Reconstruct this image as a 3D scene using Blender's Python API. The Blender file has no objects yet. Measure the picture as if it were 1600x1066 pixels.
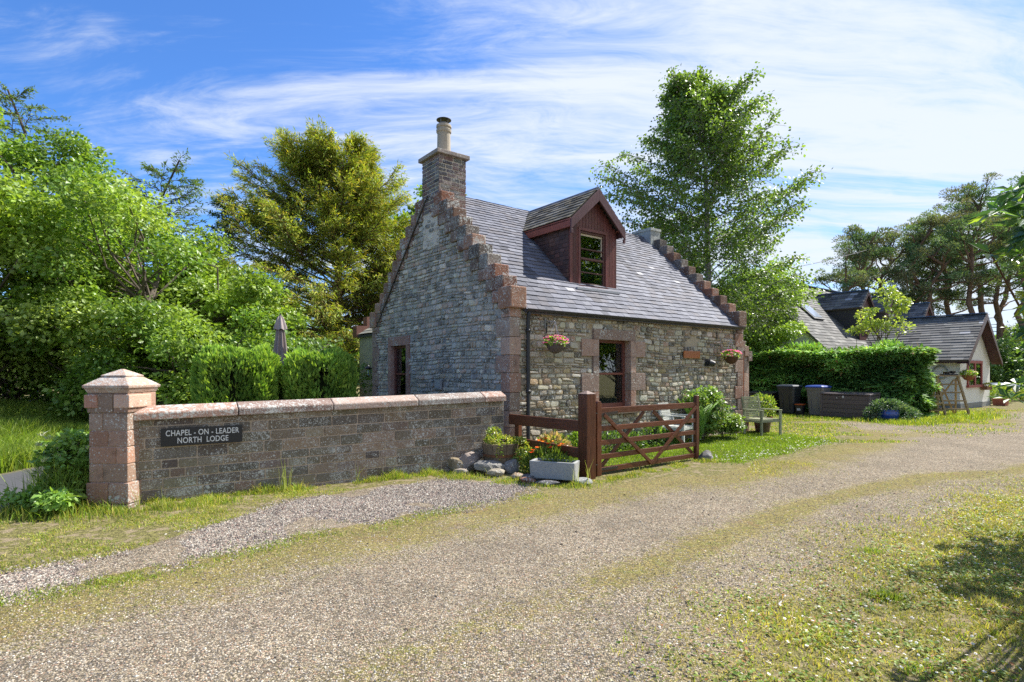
import bpy, math, random
import numpy as np
from mathutils import Matrix, Vector, Quaternion
D = bpy.data
SC = bpy.context.scene
COL = SC.collection
rad = math.radians
# ------------------------------------------------------------------ camera, sky, sun, exposure
cam_d = D.cameras.new('camera'); cam = D.objects.new('camera', cam_d); COL.objects.link(cam)
cam_d.sensor_width = 36; cam_d.lens = 19.8; cam_d.shift_y = 47/1600.0
cam_d.clip_start = .05; cam_d.clip_end = 2000
cam.location = (0, 0, 1.6); cam.rotation_euler = (rad(90), 0, 0)
SC.camera = cam
SUN_AZ = rad(28.5)     # direction to the sun, counter-clockwise from +X
SUN_EL = rad(50.0)
sun_d = D.lights.new('sun', 'SUN'); sun = D.objects.new('sun', sun_d); COL.objects.link(sun)
sun_d.energy = 4.8; sun_d.angle = rad(.53); sun_d.color = (1, .955, .88)
SV = Vector((math.cos(SUN_EL)*math.cos(SUN_AZ), math.cos(SUN_EL)*math.sin(SUN_AZ), math.sin(SUN_EL)))
sun.rotation_euler = (-SV).to_track_quat('-Z', 'Y').to_euler()
SC.view_settings.view_transform = 'Standard'; SC.view_settings.look = 'None'
SC.view_settings.exposure = 1.05; SC.view_settings.gamma = 1
SC.render.film_transparent = False
cy = SC.cycles
cy.max_bounces = 8; cy.transparent_max_bounces = 8; cy.diffuse_bounces = 3; cy.glossy_bounces = 3; cy.transmission_bounces = 4
cy.use_denoising = False; cy.sample_clamp_indirect = 8

class NT:
    def __init__(s, tree): s.t = tree; s.n = tree.nodes; s.l = tree.links
    def new(s, typ, ins=None, **kw):
        n = s.n.new(typ)
        for k, v in kw.items(): setattr(n, k, v)
        for k, v in (ins or {}).items(): s.set(n, k, v)
        return n
    def set(s, n, k, v):
        sock = n.inputs[k]
        if isinstance(v, bpy.types.NodeSocket): s.l.new(v, sock)
        else:
            if isinstance(v, (tuple, list)) and len(v) == 3 and sock.type == 'RGBA': v = (*v, 1)
            sock.default_value = v
    def math(s, op, a, b=None, c=None, clamp=False):
        n = s.n.new('ShaderNodeMath'); n.operation = op; n.use_clamp = clamp
        s.set(n, 0, a)
        if b is not None: s.set(n, 1, b)
        if c is not None: s.set(n, 2, c)
        return n.outputs[0]
    def mix(s, fac, a, b, blend='MIX'):
        n = s.n.new('ShaderNodeMix'); n.data_type = 'RGBA'; n.blend_type = blend
        s.set(n, 0, fac); s.set(n, 6, a); s.set(n, 7, b)
        return n.outputs[2]
    def ramp(s, fac, stops, interp='LINEAR'):
        n = s.n.new('ShaderNodeValToRGB'); n.color_ramp.interpolation = interp
        e = n.color_ramp.elements
        while len(e) < len(stops): e.new(.5)
        for el, (p, c) in zip(e, stops):
            el.position = p; el.color = (c, c, c, 1) if not isinstance(c, tuple) else (*c, 1)
        s.set(n, 0, fac); return n.outputs[0]
    def step(s, x, lo, hi):
        n = s.n.new('ShaderNodeMapRange'); n.interpolation_type = 'SMOOTHSTEP'
        s.set(n, 0, x); s.set(n, 1, lo); s.set(n, 2, hi); return n.outputs[0]
    def noise(s, vec, scale, detail=3, rough=.55, dist=0, out=0, dim='3D'):
        n = s.n.new('ShaderNodeTexNoise'); n.noise_dimensions = dim
        s.set(n, 'Vector', vec); s.set(n, 'Scale', scale); s.set(n, 'Detail', detail)
        s.set(n, 'Roughness', rough); s.set(n, 'Distortion', dist)
        return n.outputs[out]
    def voro(s, vec, scale, feature='F1', rnd=1.0):
        n = s.n.new('ShaderNodeTexVoronoi'); n.feature = feature
        s.set(n, 'Vector', vec); s.set(n, 'Scale', scale); s.set(n, 'Randomness', rnd); return n
    def vmul(s, vec, m, add=None):
        n = s.n.new('ShaderNodeMapping'); s.set(n, 'Vector', vec)
        n.inputs['Scale'].default_value = m
        if add: n.inputs['Location'].default_value = add
        return n.outputs[0]

# world: Nishita sky with thin cirrus mixed in by direction
w = D.worlds.new('World'); SC.world = w; w.use_nodes = True
t = NT(w.node_tree); t.n.clear()
sky = t.new('ShaderNodeTexSky', sky_type='NISHITA')
sky.sun_disc = False; sky.sun_elevation = SUN_EL; sky.sun_rotation = rad(90) - SUN_AZ
sky.air_density = 1.0; sky.dust_density = .15; sky.ozone_density = 2.2
tc = t.new('ShaderNodeTexCoord').outputs['Generated']
sep = t.new('ShaderNodeSeparateXYZ', {0: tc})
zz = t.math('ADD', t.math('MAXIMUM', sep.outputs[2], 0.0), .16)
px = t.math('DIVIDE', sep.outputs[0], zz); py = t.math('DIVIDE', sep.outputs[1], zz)
cv = t.new('ShaderNodeCombineXYZ', {0: px, 1: py, 2: 0.0}).outputs[0]
rotm = t.new('ShaderNodeMapping'); t.set(rotm, 'Vector', cv); rotm.inputs['Rotation'].default_value = (0, 0, rad(-22)); rotm.inputs['Scale'].default_value = (.55, 1.9, 1)
warp = t.noise(cv, .9, 3, .5, 0, 1)
wv = t.new('ShaderNodeVectorMath', {0: rotm.outputs[0], 1: t.new('ShaderNodeVectorMath', {0: warp, 1: (.5, .5, .5)}, operation='MULTIPLY').outputs[0]}, operation='ADD').outputs[0]
n1 = t.noise(wv, 1.05, 8, .62, .6)
n2 = t.noise(wv, 4.5, 6, .68, .9)
n3 = t.noise(cv, .42, 3, .5, .2)
# more veil towards the right and low down, clearer blue up on the left
bias = t.math('MULTIPLY_ADD', sep.outputs[0], .20, 0.03)
low = t.math('MULTIPLY', t.math('SUBTRACT', .50, sep.outputs[2], clamp=True), .30)
dens = t.math('ADD', t.math('ADD', t.math('MULTIPLY', n1, 1.05), t.math('MULTIPLY', n2, .40)), t.math('ADD', t.math('MULTIPLY', n3, .45), t.math('ADD', bias, low)))
cl = t.step(dens, .84, 1.24)
skyc = t.mix(1.0, sky.outputs[0], (.41, .68, 1.05), 'MULTIPLY')
mixc = t.mix(t.math('MULTIPLY', cl, .93), skyc, (4.2, 4.5, 4.9))
bg = t.new('ShaderNodeBackground', {'Color': mixc, 'Strength': .105})
t.l.new(bg.outputs[0], t.new('ShaderNodeOutputWorld').inputs[0])

# ------------------------------------------------------------------ helpers
R = np.random.default_rng(7)
def nrm(v):
    v = np.asarray(v, float); return v/np.maximum(np.linalg.norm(v, axis=-1, keepdims=True), 1e-9)
def runit(n): return nrm(R.normal(size=(n, 3)))

class MB:
    def __init__(s): s.V = []; s.C = []; s.F = {}; s.n = 0
    def add(s, V, F, col, mat=0):
        V = np.asarray(V, float).reshape(-1, 3); F = np.asarray(F, np.int64)
        if F.ndim == 1: F = F[None]
        s.F.setdefault((F.shape[1], mat), []).append(F + s.n)
        c = np.asarray(col, float)
        if c.ndim == 1: c = np.tile(c, (len(V), 1))
        s.V.append(V); s.C.append(c[:, :3]); s.n += len(V)
        return s
    def hexa(s, P, col, mat=0):   # P 8x3: bottom ring 0-3, top ring 4-7
        return s.add(P, [[3, 2, 1, 0], [4, 5, 6, 7], [0, 1, 5, 4], [1, 2, 6, 5], [2, 3, 7, 6], [3, 0, 4, 7]], col, mat)
    def box(s, c, size, col, rz=0, mat=0, taper=1.0):
        x, y, z = [k/2 for k in size]
        P = np.array([(-x*taper, -y*taper, -z), (x*taper, -y*taper, -z), (x*taper, y*taper, -z), (-x*taper, y*taper, -z), (-x, -y, z), (x, -y, z), (x, y, z), (-x, y, z)])
        ca, sa = math.cos(rz), math.sin(rz)
        Q = P.copy(); Q[:, 0] = P[:, 0]*ca - P[:, 1]*sa; Q[:, 1] = P[:, 0]*sa + P[:, 1]*ca
        return s.hexa(Q + np.asarray(c, float), col, mat)
    def bb(s, x0, x1, y0, y1, z0, z1, col, mat=0):
        return s.box(((x0+x1)/2, (y0+y1)/2, (z0+z1)/2), (x1-x0, y1-y0, z1-z0), col, 0, mat)
    def beam(s, p0, p1, w_, h_, col, up=(0, 0, 1), mat=0):
        p0 = np.asarray(p0, float); p1 = np.asarray(p1, float); d = nrm(p1-p0)
        up = np.asarray(up, float)
        if abs(d@nrm(up)) > .98: up = np.array([1., 0, 0])
        sd = nrm(np.cross(d, up)); u = np.cross(sd, d)
        r = [sd*w_/2*a + u*h_/2*b for a, b in ((-1, -1), (1, -1), (1, 1), (-1, 1))]
        return s.hexa([p0+k for k in r] + [p1+k for k in r], col, mat)
    def tube(s, pts, rr, seg, col, mat=0, cap=True):
        pts = np.asarray(pts, float); n = len(pts)
        rr = np.full(n, rr, float) if np.isscalar(rr) else np.asarray(rr, float)
        T = np.gradient(pts, axis=0); T = nrm(T)
        ref = np.array([0, 0, 1.]) if abs(T[0, 2]) < .9 else np.array([1., 0, 0])
        A = nrm(np.cross(T, ref)); B = np.cross(T, A)
        ang = np.arange(seg)*2*math.pi/seg
        V = pts[:, None] + rr[:, None, None]*(A[:, None]*np.cos(ang)[None, :, None] + B[:, None]*np.sin(ang)[None, :, None])
        i = np.arange(n-1)[:, None]*seg; j = np.arange(seg)[None]; k = (j+1) % seg
        F = np.stack([i+j, i+k, i+seg+k, i+seg+j], -1).reshape(-1, 4)
        s.add(V.reshape(-1, 3), F, col, mat)
        if cap:
            base = s.n - n*seg
            s.F.setdefault((seg, mat), []).append(np.array([np.arange(seg)[::-1]+base, np.arange(seg)+base+(n-1)*seg]))
        return s
    def lathe(s, prof, c, seg, col, mat=0, sx=1., sy=1.):
        prof = np.asarray(prof, float); n = len(prof); ang = np.arange(seg)*2*math.pi/seg
        V = np.stack([prof[:, 0, None]*np.cos(ang)*sx, prof[:, 0, None]*np.sin(ang)*sy, np.repeat(prof[:, 1, None], seg, 1)], -1) + np.asarray(c, float)
        i = np.arange(n-1)[:, None]*seg; j = np.arange(seg)[None]; k = (j+1) % seg
        F = np.stack([i+j, i+k, i+seg+k, i+seg+j], -1).reshape(-1, 4)
        return s.add(V.reshape(-1, 3), F, col, mat)
    def prism(s, poly, off, col, mat=0):   # poly: k x 3, extruded by off
        poly = np.asarray(poly, float); k = len(poly); off = np.asarray(off, float)
        s.add(np.vstack([poly, poly+off]), [np.arange(k)], col, mat)
        b = s.n - 2*k
        s.F.setdefault((k, mat), []).append(np.array([np.arange(k)[::-1]+b+k]))
        i = np.arange(k); j = (i+1) % k
        s.F.setdefault((4, mat), []).append(np.stack([j, i, i+k, j+k], -1)+b)
        return s
    def leaves(s, P, T, N, L, W, col, fold=.12, mat=0):
        n = len(P); T = nrm(T); S = nrm(np.cross(T, N)); N = np.cross(S, T)
        L = np.broadcast_to(L, n)[:, None]; W = np.broadcast_to(W, n)[:, None]
        V = np.stack([P, P+T*L*.45+S*W*.5+N*W*fold, P+T*L, P+T*L*.45-S*W*.5+N*W*fold], 1).reshape(-1, 3)
        F = np.arange(4*n).reshape(-1, 4)
        c = np.asarray(col, float)
        if c.ndim == 1: c = np.tile(c, (n, 1))
        return s.add(V, F, np.repeat(c, 4, 0), mat)
    def build(s, name, mats, parent=None, smooth=False, bevel=0, **tg):
        me = D.meshes.new(name)
        V = np.concatenate(s.V); C = np.concatenate(s.C)
        idx = []; tot = []; mi = []
        for (k, m), L in s.F.items():
            A = np.concatenate(L); idx.append(A.ravel()); tot.append(np.full(len(A), k)); mi.append(np.full(len(A), m))
        idx = np.concatenate(idx); tot = np.concatenate(tot); mi = np.concatenate(mi)
        me.vertices.add(len(V)); me.vertices.foreach_set('co', V.ravel())
        me.loops.add(len(idx)); me.loops.foreach_set('vertex_index', idx.astype(np.int32))
        me.polygons.add(len(tot))
        me.polygons.foreach_set('loop_start', np.concatenate([[0], np.cumsum(tot)[:-1]]).astype(np.int32))
        me.polygons.foreach_set('material_index', mi.astype(np.int32))
        if not isinstance(mats, (list, tuple)): mats = [mats]
        for m in mats: me.materials.append(m)
        me.update(calc_edges=True)
        a = me.attributes.new('col', 'FLOAT_COLOR', 'POINT')
        a.data.foreach_set('color', np.concatenate([C, np.ones((len(C), 1))], 1).ravel())
        me.polygons.foreach_set('use_smooth', np.full(len(tot), smooth))
        o = D.objects.new(name, me); COL.objects.link(o)
        if parent is not None: o.parent = parent
        if bevel:
            b = o.modifiers.new('bevel', 'BEVEL'); b.width = bevel; b.segments = 2; b.limit_method = 'ANGLE'; b.angle_limit = rad(40)
        tag(o, **tg)
        return o
def tag(o, label=None, cat=None, group=None, kind=None):
    if label: o['label'] = label
    if cat: o['category'] = cat
    if group: o['group'] = group
    if kind: o['kind'] = kind
    return o
def thing(name, label, cat, loc=(0, 0, 0), rz=0, group=None):
    o = D.objects.new(name, None); COL.objects.link(o); o.empty_display_size = .2
    o.location = loc; o.rotation_euler = (0, 0, rz)
    return tag(o, label, cat, group)
# lodge frame: origin at the near corner, u along the front wall, v into the house
ANG = math.atan2(.6062, .7953); HA = np.array([.7953, .6062, 0]); HB = np.array([-.6062, .7953, 0]); HC = np.array([-.03, 10., 0])
def LW(u, v, z=0.): return tuple(HC + HA*u + HB*v + np.array([0, 0, z]))

# ------------------------------------------------------------------ materials
def mat(name):
    m = D.materials.new(name); m.use_nodes = True; t = NT(m.node_tree); t.n.clear()
    out = t.new('ShaderNodeOutputMaterial')
    t.col = t.new('ShaderNodeAttribute', attribute_name='col').outputs[0]
    t.P = t.new('ShaderNodeTexCoord').outputs['Object']
    t.out = out
    return m, t
def finish(t, col, rough=.8, bump=None, bstr=.3, bdist=.01, spec=.5, metal=0.):
    p = t.new('ShaderNodeBsdfPrincipled', {'Base Color': col, 'Roughness': rough, 'Metallic': metal, 'Specular IOR Level': spec})
    if bump is not None:
        b = t.new('ShaderNodeBump', {'Height': bump, 'Strength': bstr, 'Distance': bdist}); t.l.new(b.outputs[0], p.inputs['Normal'])
    t.l.new(p.outputs[0], t.out.inputs[0]); return p

def stone_mat(name, lichen=.5, yellow=.3, fine=14, dark=.35, fineamt=1.):
    m, t = mat(name)
    a = t.noise(t.P, 5, 5, .6); b = t.noise(t.P, fine, 4, .7); c = t.noise(t.P, 45, 3, .7)
    v = t.math('MULTIPLY_ADD', b, 1.0, t.math('MULTIPLY_ADD', c, .8, .12))
    col = t.mix(1.0, t.col, t.ramp(v, [(.0, .45), (1, 1.5)]), 'MULTIPLY')
    col = t.mix(t.math('MULTIPLY', t.step(a, .55, .72), dark), col, (.035, .032, .028))
    # crusty lichen rosettes: pale and, less often, ochre
    vo = t.voro(t.vmul(t.P, (1, 1, 1)), 17, 'F1').outputs['Distance']
    l = t.math('MULTIPLY_ADD', t.noise(t.P, 26, 4, .7), .55, t.math('MULTIPLY_ADD', t.noise(t.P, 2.3, 3, .5), .7, t.math('MULTIPLY', vo, -.32)))
    lim = .70 - .17*lichen
    sp_ = t.math('MULTIPLY_ADD', t.noise(t.P, 70, 3, .75), .8, t.math('MULTIPLY', t.noise(t.P, 3.5, 4, .6), .45))
    lf = t.math('MAXIMUM', t.step(l, lim-.02, lim+.05), t.step(sp_, .76-.09*lichen*fineamt, .80-.09*lichen*fineamt))
    vd_ = t.voro(t.P, 38); dr = t.new('ShaderNodeSeparateColor', {0: vd_.outputs['Color']}).outputs[0]
    dots = t.math('MULTIPLY', t.step(vd_.outputs['Distance'], .42, .25), t.step(t.math('MULTIPLY_ADD', dr, .35, t.noise(t.P, 3.2, 3, .6)), .80-.12*lichen, .84-.12*lichen))
    lf = t.math('MAXIMUM', lf, dots)
    col = t.mix(t.math('MULTIPLY', lf, .85), col, t.mix(b, (.40, .41, .38), (.60, .60, .56)))
    y = t.noise(t.vmul(t.P, (1, 1, 1), (7, 3, 1)), 7, 5, .65)
    yf = t.step(y, .72-.12*yellow, .80-.12*yellow)
    col = t.mix(t.math('MULTIPLY', yf, .6), col, (.30, .20, .05))
    finish(t, col, .93, t.math('ADD', t.math('MULTIPLY', b, .6), t.math('MULTIPLY', c, .4)), .8, .02, .2)
    return m
M = {}
M['rubble'] = stone_mat('rubble_stone', .75, .1, fineamt=1.5)
M['rubble_front'] = stone_mat('rubble_stone_front', .72, .42)  # front wall rubble, with more ochre lichen
M['ashlar'] = stone_mat('coursed_stone', .46, .05, fineamt=2.0, dark=.2)
M['redstone'] = stone_mat('red_sandstone', .5, .12, 14, .4)
M['cope'] = stone_mat('coping_sandstone', .8, .35, 12, .35)
M['rock'] = stone_mat('loose_rock', .2, .3)
M['brick'] = stone_mat('chimney_stone', .35, .05, 18, .3)
def simple(name, rough=.6, nscale=30, namp=.25, stretch=(1, 1, 1), bstr=.2, bdist=.004, spec=.5, metal=0., wear=None):
    m, t = mat(name)
    P = t.vmul(t.P, stretch)
    n = t.noise(P, nscale, 4, .6); g = t.noise(t.P, 1.7, 3, .55)
    col = t.mix(1.0, t.col, t.ramp(t.math('MULTIPLY_ADD', g, .35, t.math('MULTIPLY', n, .65)), [(.2, 1-namp), (.8, 1+namp)]), 'MULTIPLY')
    if wear: col = t.mix(t.step(t.noise(t.P, wear[1], 5, .7), wear[2], wear[2]+.08), col, wear[0])
    finish(t, col, rough, n, bstr, bdist, spec, metal); return m
M['mortar'] = simple('lime_mortar', .95, 40, .35, bstr=.5, bdist=.01, spec=.1)
M['slate'] = simple('roof_slate', .74, 25, .35, (1, 1, 1), .5, .006, .2, wear=((.24, .24, .22), 9, .77))
M['darkslate'] = simple('hung_slate', .6, 25, .35, bstr=.3)
M['wood'] = simple('stained_wood', .38, 12, .7, (5, 5, .5), .6, .006, .35, wear=((.22, .17, .14), 24, .70))
M['woodh'] = simple('stained_rail', .38, 10, .7, (.6, 5, 7), .6, .006, .35, wear=((.26, .21, .18), 22, .68))
M['oldwood'] = simple('weathered_wood', .8, 16, .45, (3, 3, 1), .5, .006, .2, wear=((.16, .20, .05), 7, .62))
M['paint'] = simple('painted_surface', .5, 20, .12)
M['metal'] = simple('black_iron', .45, 30, .2)
M['lead'] = simple('lead_flashing', .5, 12, .2, spec=.6)
M['plastic'] = simple('moulded_plastic', .38, 18, .12, wear=None)
M['render'] = simple('rough_render', .9, 60, .10, (1, 1, 1), .5, .008, .2, wear=((.36, .34, .30), 3, .72))
M['render_old'] = simple('old_render', .9, 8, .35, (1, 1, .5), .4, .008, .2)
M['terracotta'] = simple('terracotta', .8, 15, .2)
M['glaze'] = simple('blue_glaze', .15, 10, .3, spec=.8)
M['soil'] = simple('potting_soil', .95, 40, .5, bstr=.8)
M['concrete'] = simple('cast_concrete', .9, 30, .25, bstr=.6, bdist=.01)
M['fabric'] = simple('canvas', .85, 30, .2, (1, 1, .2))
M['curtain'] = simple('curtain_cloth', .8, 30, .1)
M['white'] = simple('white_paint', .5, 20, .05)
M['bark'] = simple('bark', .95, 9, .5, (1.5, 1.5, .35), .9, .03, .1)
m, t = mat('birch_bark')
n = t.noise(t.vmul(t.P, (1, 1, 3)), 5, 5, .7)
finish(t, t.mix(t.step(n, .5, .62), (.30, .29, .26), (.05, .045, .04)), .8, n, .5, .01); M['birchbark'] = m
def leaf_mat(name, trans=.35, rough=.5, spec=.35, tint=(1.5, 1.5, .55), gain=1.0):
    m, t = mat(name)
    g = t.noise(t.P, .9, 3, .6)
    col = t.mix(1.0, t.col, t.ramp(g, [(.3, .95*gain), (.7, 1.55*gain)]), 'MULTIPLY')
    p = t.new('ShaderNodeBsdfPrincipled', {'Base Color': col, 'Roughness': rough, 'Specular IOR Level': spec})
    tr = t.new('ShaderNodeBsdfTranslucent', {'Color': t.mix(1.0, col, tint, 'MULTIPLY')})
    mx = t.new('ShaderNodeMixShader', {0: trans, 1: p.outputs[0], 2: tr.outputs[0]})
    t.l.new(mx.outputs[0], t.out.inputs[0]); return m
M['leaf'] = leaf_mat('broad_leaf', .36, .42, .5, gain=1.75)
M['gloss_leaf'] = leaf_mat('glossy_leaf', .45, .32, .5, gain=1.7)
M['needle'] = leaf_mat('needle_spray', .28, .6, .25, gain=1.5)
M['grass'] = leaf_mat('grass_blade', .4, .5, .3)
M['petal'] = leaf_mat('petal', .4, .7, .2, (1, 1, 1))
m, t = mat('window_glass')
p = t.new('ShaderNodeBsdfPrincipled', {'Base Color': (.012, .014, .014), 'Roughness': .03, 'Specular IOR Level': .9, 'IOR': 1.52})
tr = t.new('ShaderNodeBsdfTransparent', {0: (.85, .9, .88)})
fr = t.new('ShaderNodeFresnel', {0: 1.6})
gl = t.new('ShaderNodeBsdfGlossy', {'Color': (.9, .95, .95), 'Roughness': .02})
wv_ = t.new('ShaderNodeBump', {'Height': t.noise(t.P, 2.2, 2), 'Strength': .03, 'Distance': .02})
t.l.new(wv_.outputs[0], gl.inputs['Normal'])
mx = t.new('ShaderNodeMixShader', {0: t.math('MULTIPLY_ADD', fr.outputs[0], 1.1, .12, clamp=True), 1: tr.outputs[0], 2: gl.outputs[0]})
t.l.new(mx.outputs[0], t.out.inputs[0]); M['glass'] = m

# ------------------------------------------------------------------ ground
def vnoise(x, y, s, seed=0):
    x = np.asarray(x)*s; y = np.asarray(y)*s
    xi = np.floor(x).astype(int); yi = np.floor(y).astype(int); fx = x-xi; fy = y-yi
    fx = fx*fx*(3-2*fx); fy = fy*fy*(3-2*fy)
    def h(i, j):
        n = (i*374761393 + j*668265263 + seed*974711) & 0xffffffff
        n = ((n ^ (n >> 13))*1274126177) & 0xffffffff
        return ((n ^ (n >> 16)) & 0xffff)/65535.
    a = h(xi, yi); b = h(xi+1, yi); c = h(xi, yi+1); d = h(xi+1, yi+1)
    return (a*(1-fx)+b*fx)*(1-fy) + (c*(1-fx)+d*fx)*fy
def fbm(x, y, s, seed=0):
    return .5*vnoise(x, y, s, seed)+.28*vnoise(x, y, s*2.1, seed+1)+.15*vnoise(x, y, s*4.3, seed+2)+.07*vnoise(x, y, s*9, seed+3)
def sdist(X, Y, poly):
    poly = np.array(poly, float); ins = np.zeros(X.shape, bool); dm = np.full(X.shape, 1e9)
    for i in range(len(poly)):
        x0, y0 = poly[i-1]; x1, y1 = poly[i]
        dx, dy = x1-x0, y1-y0
        tt = np.clip(((X-x0)*dx+(Y-y0)*dy)/(dx*dx+dy*dy+1e-12), 0, 1)
        dm = np.minimum(dm, np.hypot(X-x0-tt*dx, Y-y0-tt*dy))
        c = ((y0 > Y) != (y1 > Y)) & (X < (x1-x0)*(Y-y0)/(y1-y0+1e-12)+x0)
        ins ^= c
    return np.where(ins, dm, -dm)
def ldist(X, Y, line):
    line = np.array(line, float); dm = np.full(X.shape, 1e9)
    for i in range(1, len(line)):
        x0, y0 = line[i-1]; x1, y1 = line[i]; dx, dy = x1-x0, y1-y0
        tt = np.clip(((X-x0)*dx+(Y-y0)*dy)/(dx*dx+dy*dy), 0, 1)
        dm = np.minimum(dm, np.hypot(X-x0-tt*dx, Y-y0-tt*dy))
    return dm
DRIVE = [(-9, -14), (-9, 1.2), (-5.2, 2.0), (-4.31, 2.71), (-3.56, 3.91), (-3.17, 4.29), (-2.62, 4.62), (-1.9, 5.59), (-.86, 6.34), (.42, 7.33), (1.24, 7.82), (2.86, 8.69), (3.95, 9.39), (7.3, 12.4), (8.6, 13.2), (9.3, 16.5), (9.7, 19.3), (10.6, 19.2), (12.4, 17.2), (15.2, 17.7), (17.5, 20.6), (21.0, 22.6), (30, 26), (34, 19), (14.67, 11.0), (6.9, 7.35), (4.63, 5.85), (2.88, 4.5), (1.81, 3.5), (1.09, 2.7), (.5, 1.6), (.2, -2), (4, -14)]
STRIP = [(-8.5, 2.0), (-4.63, 3.9), (-3.94, 4.45), (-3.57, 4.75), (-3.33, 5.1), (-3.07, 5.95), (-2.7, 6.9), (-2.08, 7.61), (-.97, 8.45), (-.1, 8.5), (.22, 7.91), (-.08, 6.97), (-.88, 6.46), (-1.94, 5.68), (-2.67, 4.75), (-3.28, 4.24), (-3.61, 3.9), (-4.4, 3.2), (-8.0, 1.0)]
LAWN = [(1.2, 8.75), (3.3, 10.35), (4.0, 9.75), (5.3, 10.9), (7.5, 12.9), (7.0, 14.2), (6.4, 15.0), (5.9, 14.5), (0, 10.0)]
ROAD = [(-7.9, -30), (-6.0, -30), (-5.95, 6.3), (-6.05, 8.6), (-6.3, 9.9), (-7.2, 10.6), (-7.95, 10.2), (-7.9, 9.2)]
MOSSL = [(14, 12.6), (8.1, 8.95), (6.2, 8.5), (4.66, 7.55), (3.67, 6.87), (2.24, 5.63), (.9, 4.4), (-.4, 3.3), (-1.6, 2.2)]
PATH = [(17.2, 21.2), (20.98, 22.9), (22, 20.5), (17.07, 18.0), (14.5, 17.0)]
def fields(X, Y):
    f = {}
    wob = (fbm(X, Y, 1.6, 5)-.5)*.7
    far = np.clip((Y-8)/14, 0, 1)
    f['drive'] = sdist(X, Y, DRIVE)+wob*(1+far)
    f['strip'] = sdist(X, Y, STRIP)+wob*.5
    f['lawn'] = sdist(X, Y, LAWN)+wob*.35
    f['road'] = sdist(X, Y, ROAD)+wob*.12
    f['path'] = sdist(X, Y, PATH)+wob*.5
    d = f['drive']
    edge = np.exp(-np.maximum(d, 0)/.55)                           # moss creeping in from the edges
    mid = np.exp(-(ldist(X, Y, MOSSL)/.17)**2)*.75*np.clip((X+1)/5, .25, 1)+np.exp(-(ldist(X, Y, MOSSL)/.6)**2)*.3
    left = np.exp(-(ldist(X, Y, [(-4.6, 2.9), (-2.6, 4.3), (-.9, 5.9), (1.2, 7.4), (4, 9.1), (8, 12.6)])/.75)**2)*.45
    farm = np.clip(1-np.abs(sdist(X, Y, [(8, 13.5), (9, 19), (12, 17.5), (16, 18.8), (13, 15.5)]))/1.2, 0, 1)*.5
    m = np.clip(edge*.75+mid+left+farm, 0, 1)*(.45+.95*fbm(X, Y, 1.3, 11))
    m += .20*fbm(X, Y, .8, 31)
    f['moss'] = np.where(f['strip'] > 0, m*.12, m)
    return f
xs = np.concatenate([-np.geomspace(9, 700, 26)[::-1], np.arange(-8.95, 12, .075), np.geomspace(12, 700, 60)])
ys = np.concatenate([-np.geomspace(3, 500, 18)[::-1], [-2, -1, 0, .6, 1.1], 1.5*1.0125**np.arange(0, 215), np.geomspace(22.2, 900, 36)])
gx, gy = np.meshgrid(xs, ys)
F = fields(gx, gy)
def ground_z(X, Y):
    X = np.asarray(X, float); Y = np.asarray(Y, float)
    near = np.exp(-((np.hypot(X-1, Y-6))/14)**2)
    z = ((fbm(X, Y, .9, 3)-.5)*.05 + (fbm(X, Y, 3.2, 4)-.5)*.02)*near
    z = z + np.clip((-8.3-X)/6, 0, 1)*.55*np.clip((Y-2)/6, 0, 1)               # bank beyond the lane
    return z
gz = ground_z(gx, gy) - .012*np.clip(F['road']*4, 0, 1)
nx, ny = len(xs), len(ys)
V = np.stack([gx, gy, gz], -1).reshape(-1, 3)
i, j = np.meshgrid(np.arange(ny-1), np.arange(nx-1), indexing='ij')
q = np.stack([i*nx+j, i*nx+j+1, (i+1)*nx+j+1, (i+1)*nx+j], -1).reshape(-1, 4)
def blend(x, k=.10): return 1/(1+np.exp(-x/k))
masks = np.stack([blend(F['strip'], .16)*np.clip((fbm(gx, gy, 1.9, 91)-.36)*7+.3, 0, 1), np.clip(F['moss'], 0, 1), blend(F['road'], .02), np.ones_like(gx)], -1)
grassy = np.maximum(blend(F['lawn'], .12), 0)
open_ = blend(F['drive'], .16)
hard = np.clip(open_+blend(F['strip'], .06)+blend(F['path'], .2), 0, 1)*(1-grassy)
masks[..., 3] = hard
gm, t = mat('ground_surface')
at1 = t.new('ShaderNodeAttribute', attribute_name='mask')
sp = t.new('ShaderNodeSeparateColor', {0: at1.outputs['Color']})
Sm, Mm, Rm, Hm = sp.outputs[0], sp.outputs[1], sp.outputs[2], at1.outputs['Alpha']
wp = t.new('ShaderNodeNewGeometry').outputs['Position']
fine = t.noise(wp, 30, 4, .7); med = t.noise(wp, 7, 4, .65); big = t.noise(wp, 1.1, 4, .6)
v1 = t.voro(wp, 84); v2 = t.voro(wp, 30)
peb = t.ramp(t.new('ShaderNodeSeparateColor', {0: v1.outputs['Color']}).outputs[0], [(0, (.085, .07, .05)), (.2, (.20, .165, .115)), (.42, (.32, .26, .175)), (.62, (.39, .33, .24)), (.78, (.30, .20, .135)), (.88, (.25, .22, .19)), (.95, (.54, .48, .38))], 'CONSTANT')
peb = t.mix(t.step(v1.outputs['Distance'], .42, .75), peb, (.12, .10, .075))
peb = t.mix(1.0, peb, t.ramp(t.math('MULTIPLY_ADD', big, .55, t.math('MULTIPLY', med, .45)), [(.3, .70), (.7, 1.22)]), 'MULTIPLY')
peb = t.mix(t.math('MULTIPLY', t.step(t.noise(wp, 2.4, 5, .7), .56, .68), .45), peb, (.13, .105, .075))
chip = t.ramp(t.new('ShaderNodeSeparateColor', {0: v2.outputs['Color']}).outputs[1], [(0, (.12, .095, .09)), (.3, (.22, .175, .155)), (.6, (.30, .24, .21)), (.85, (.37, .32, .28))], 'CONSTANT')
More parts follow.
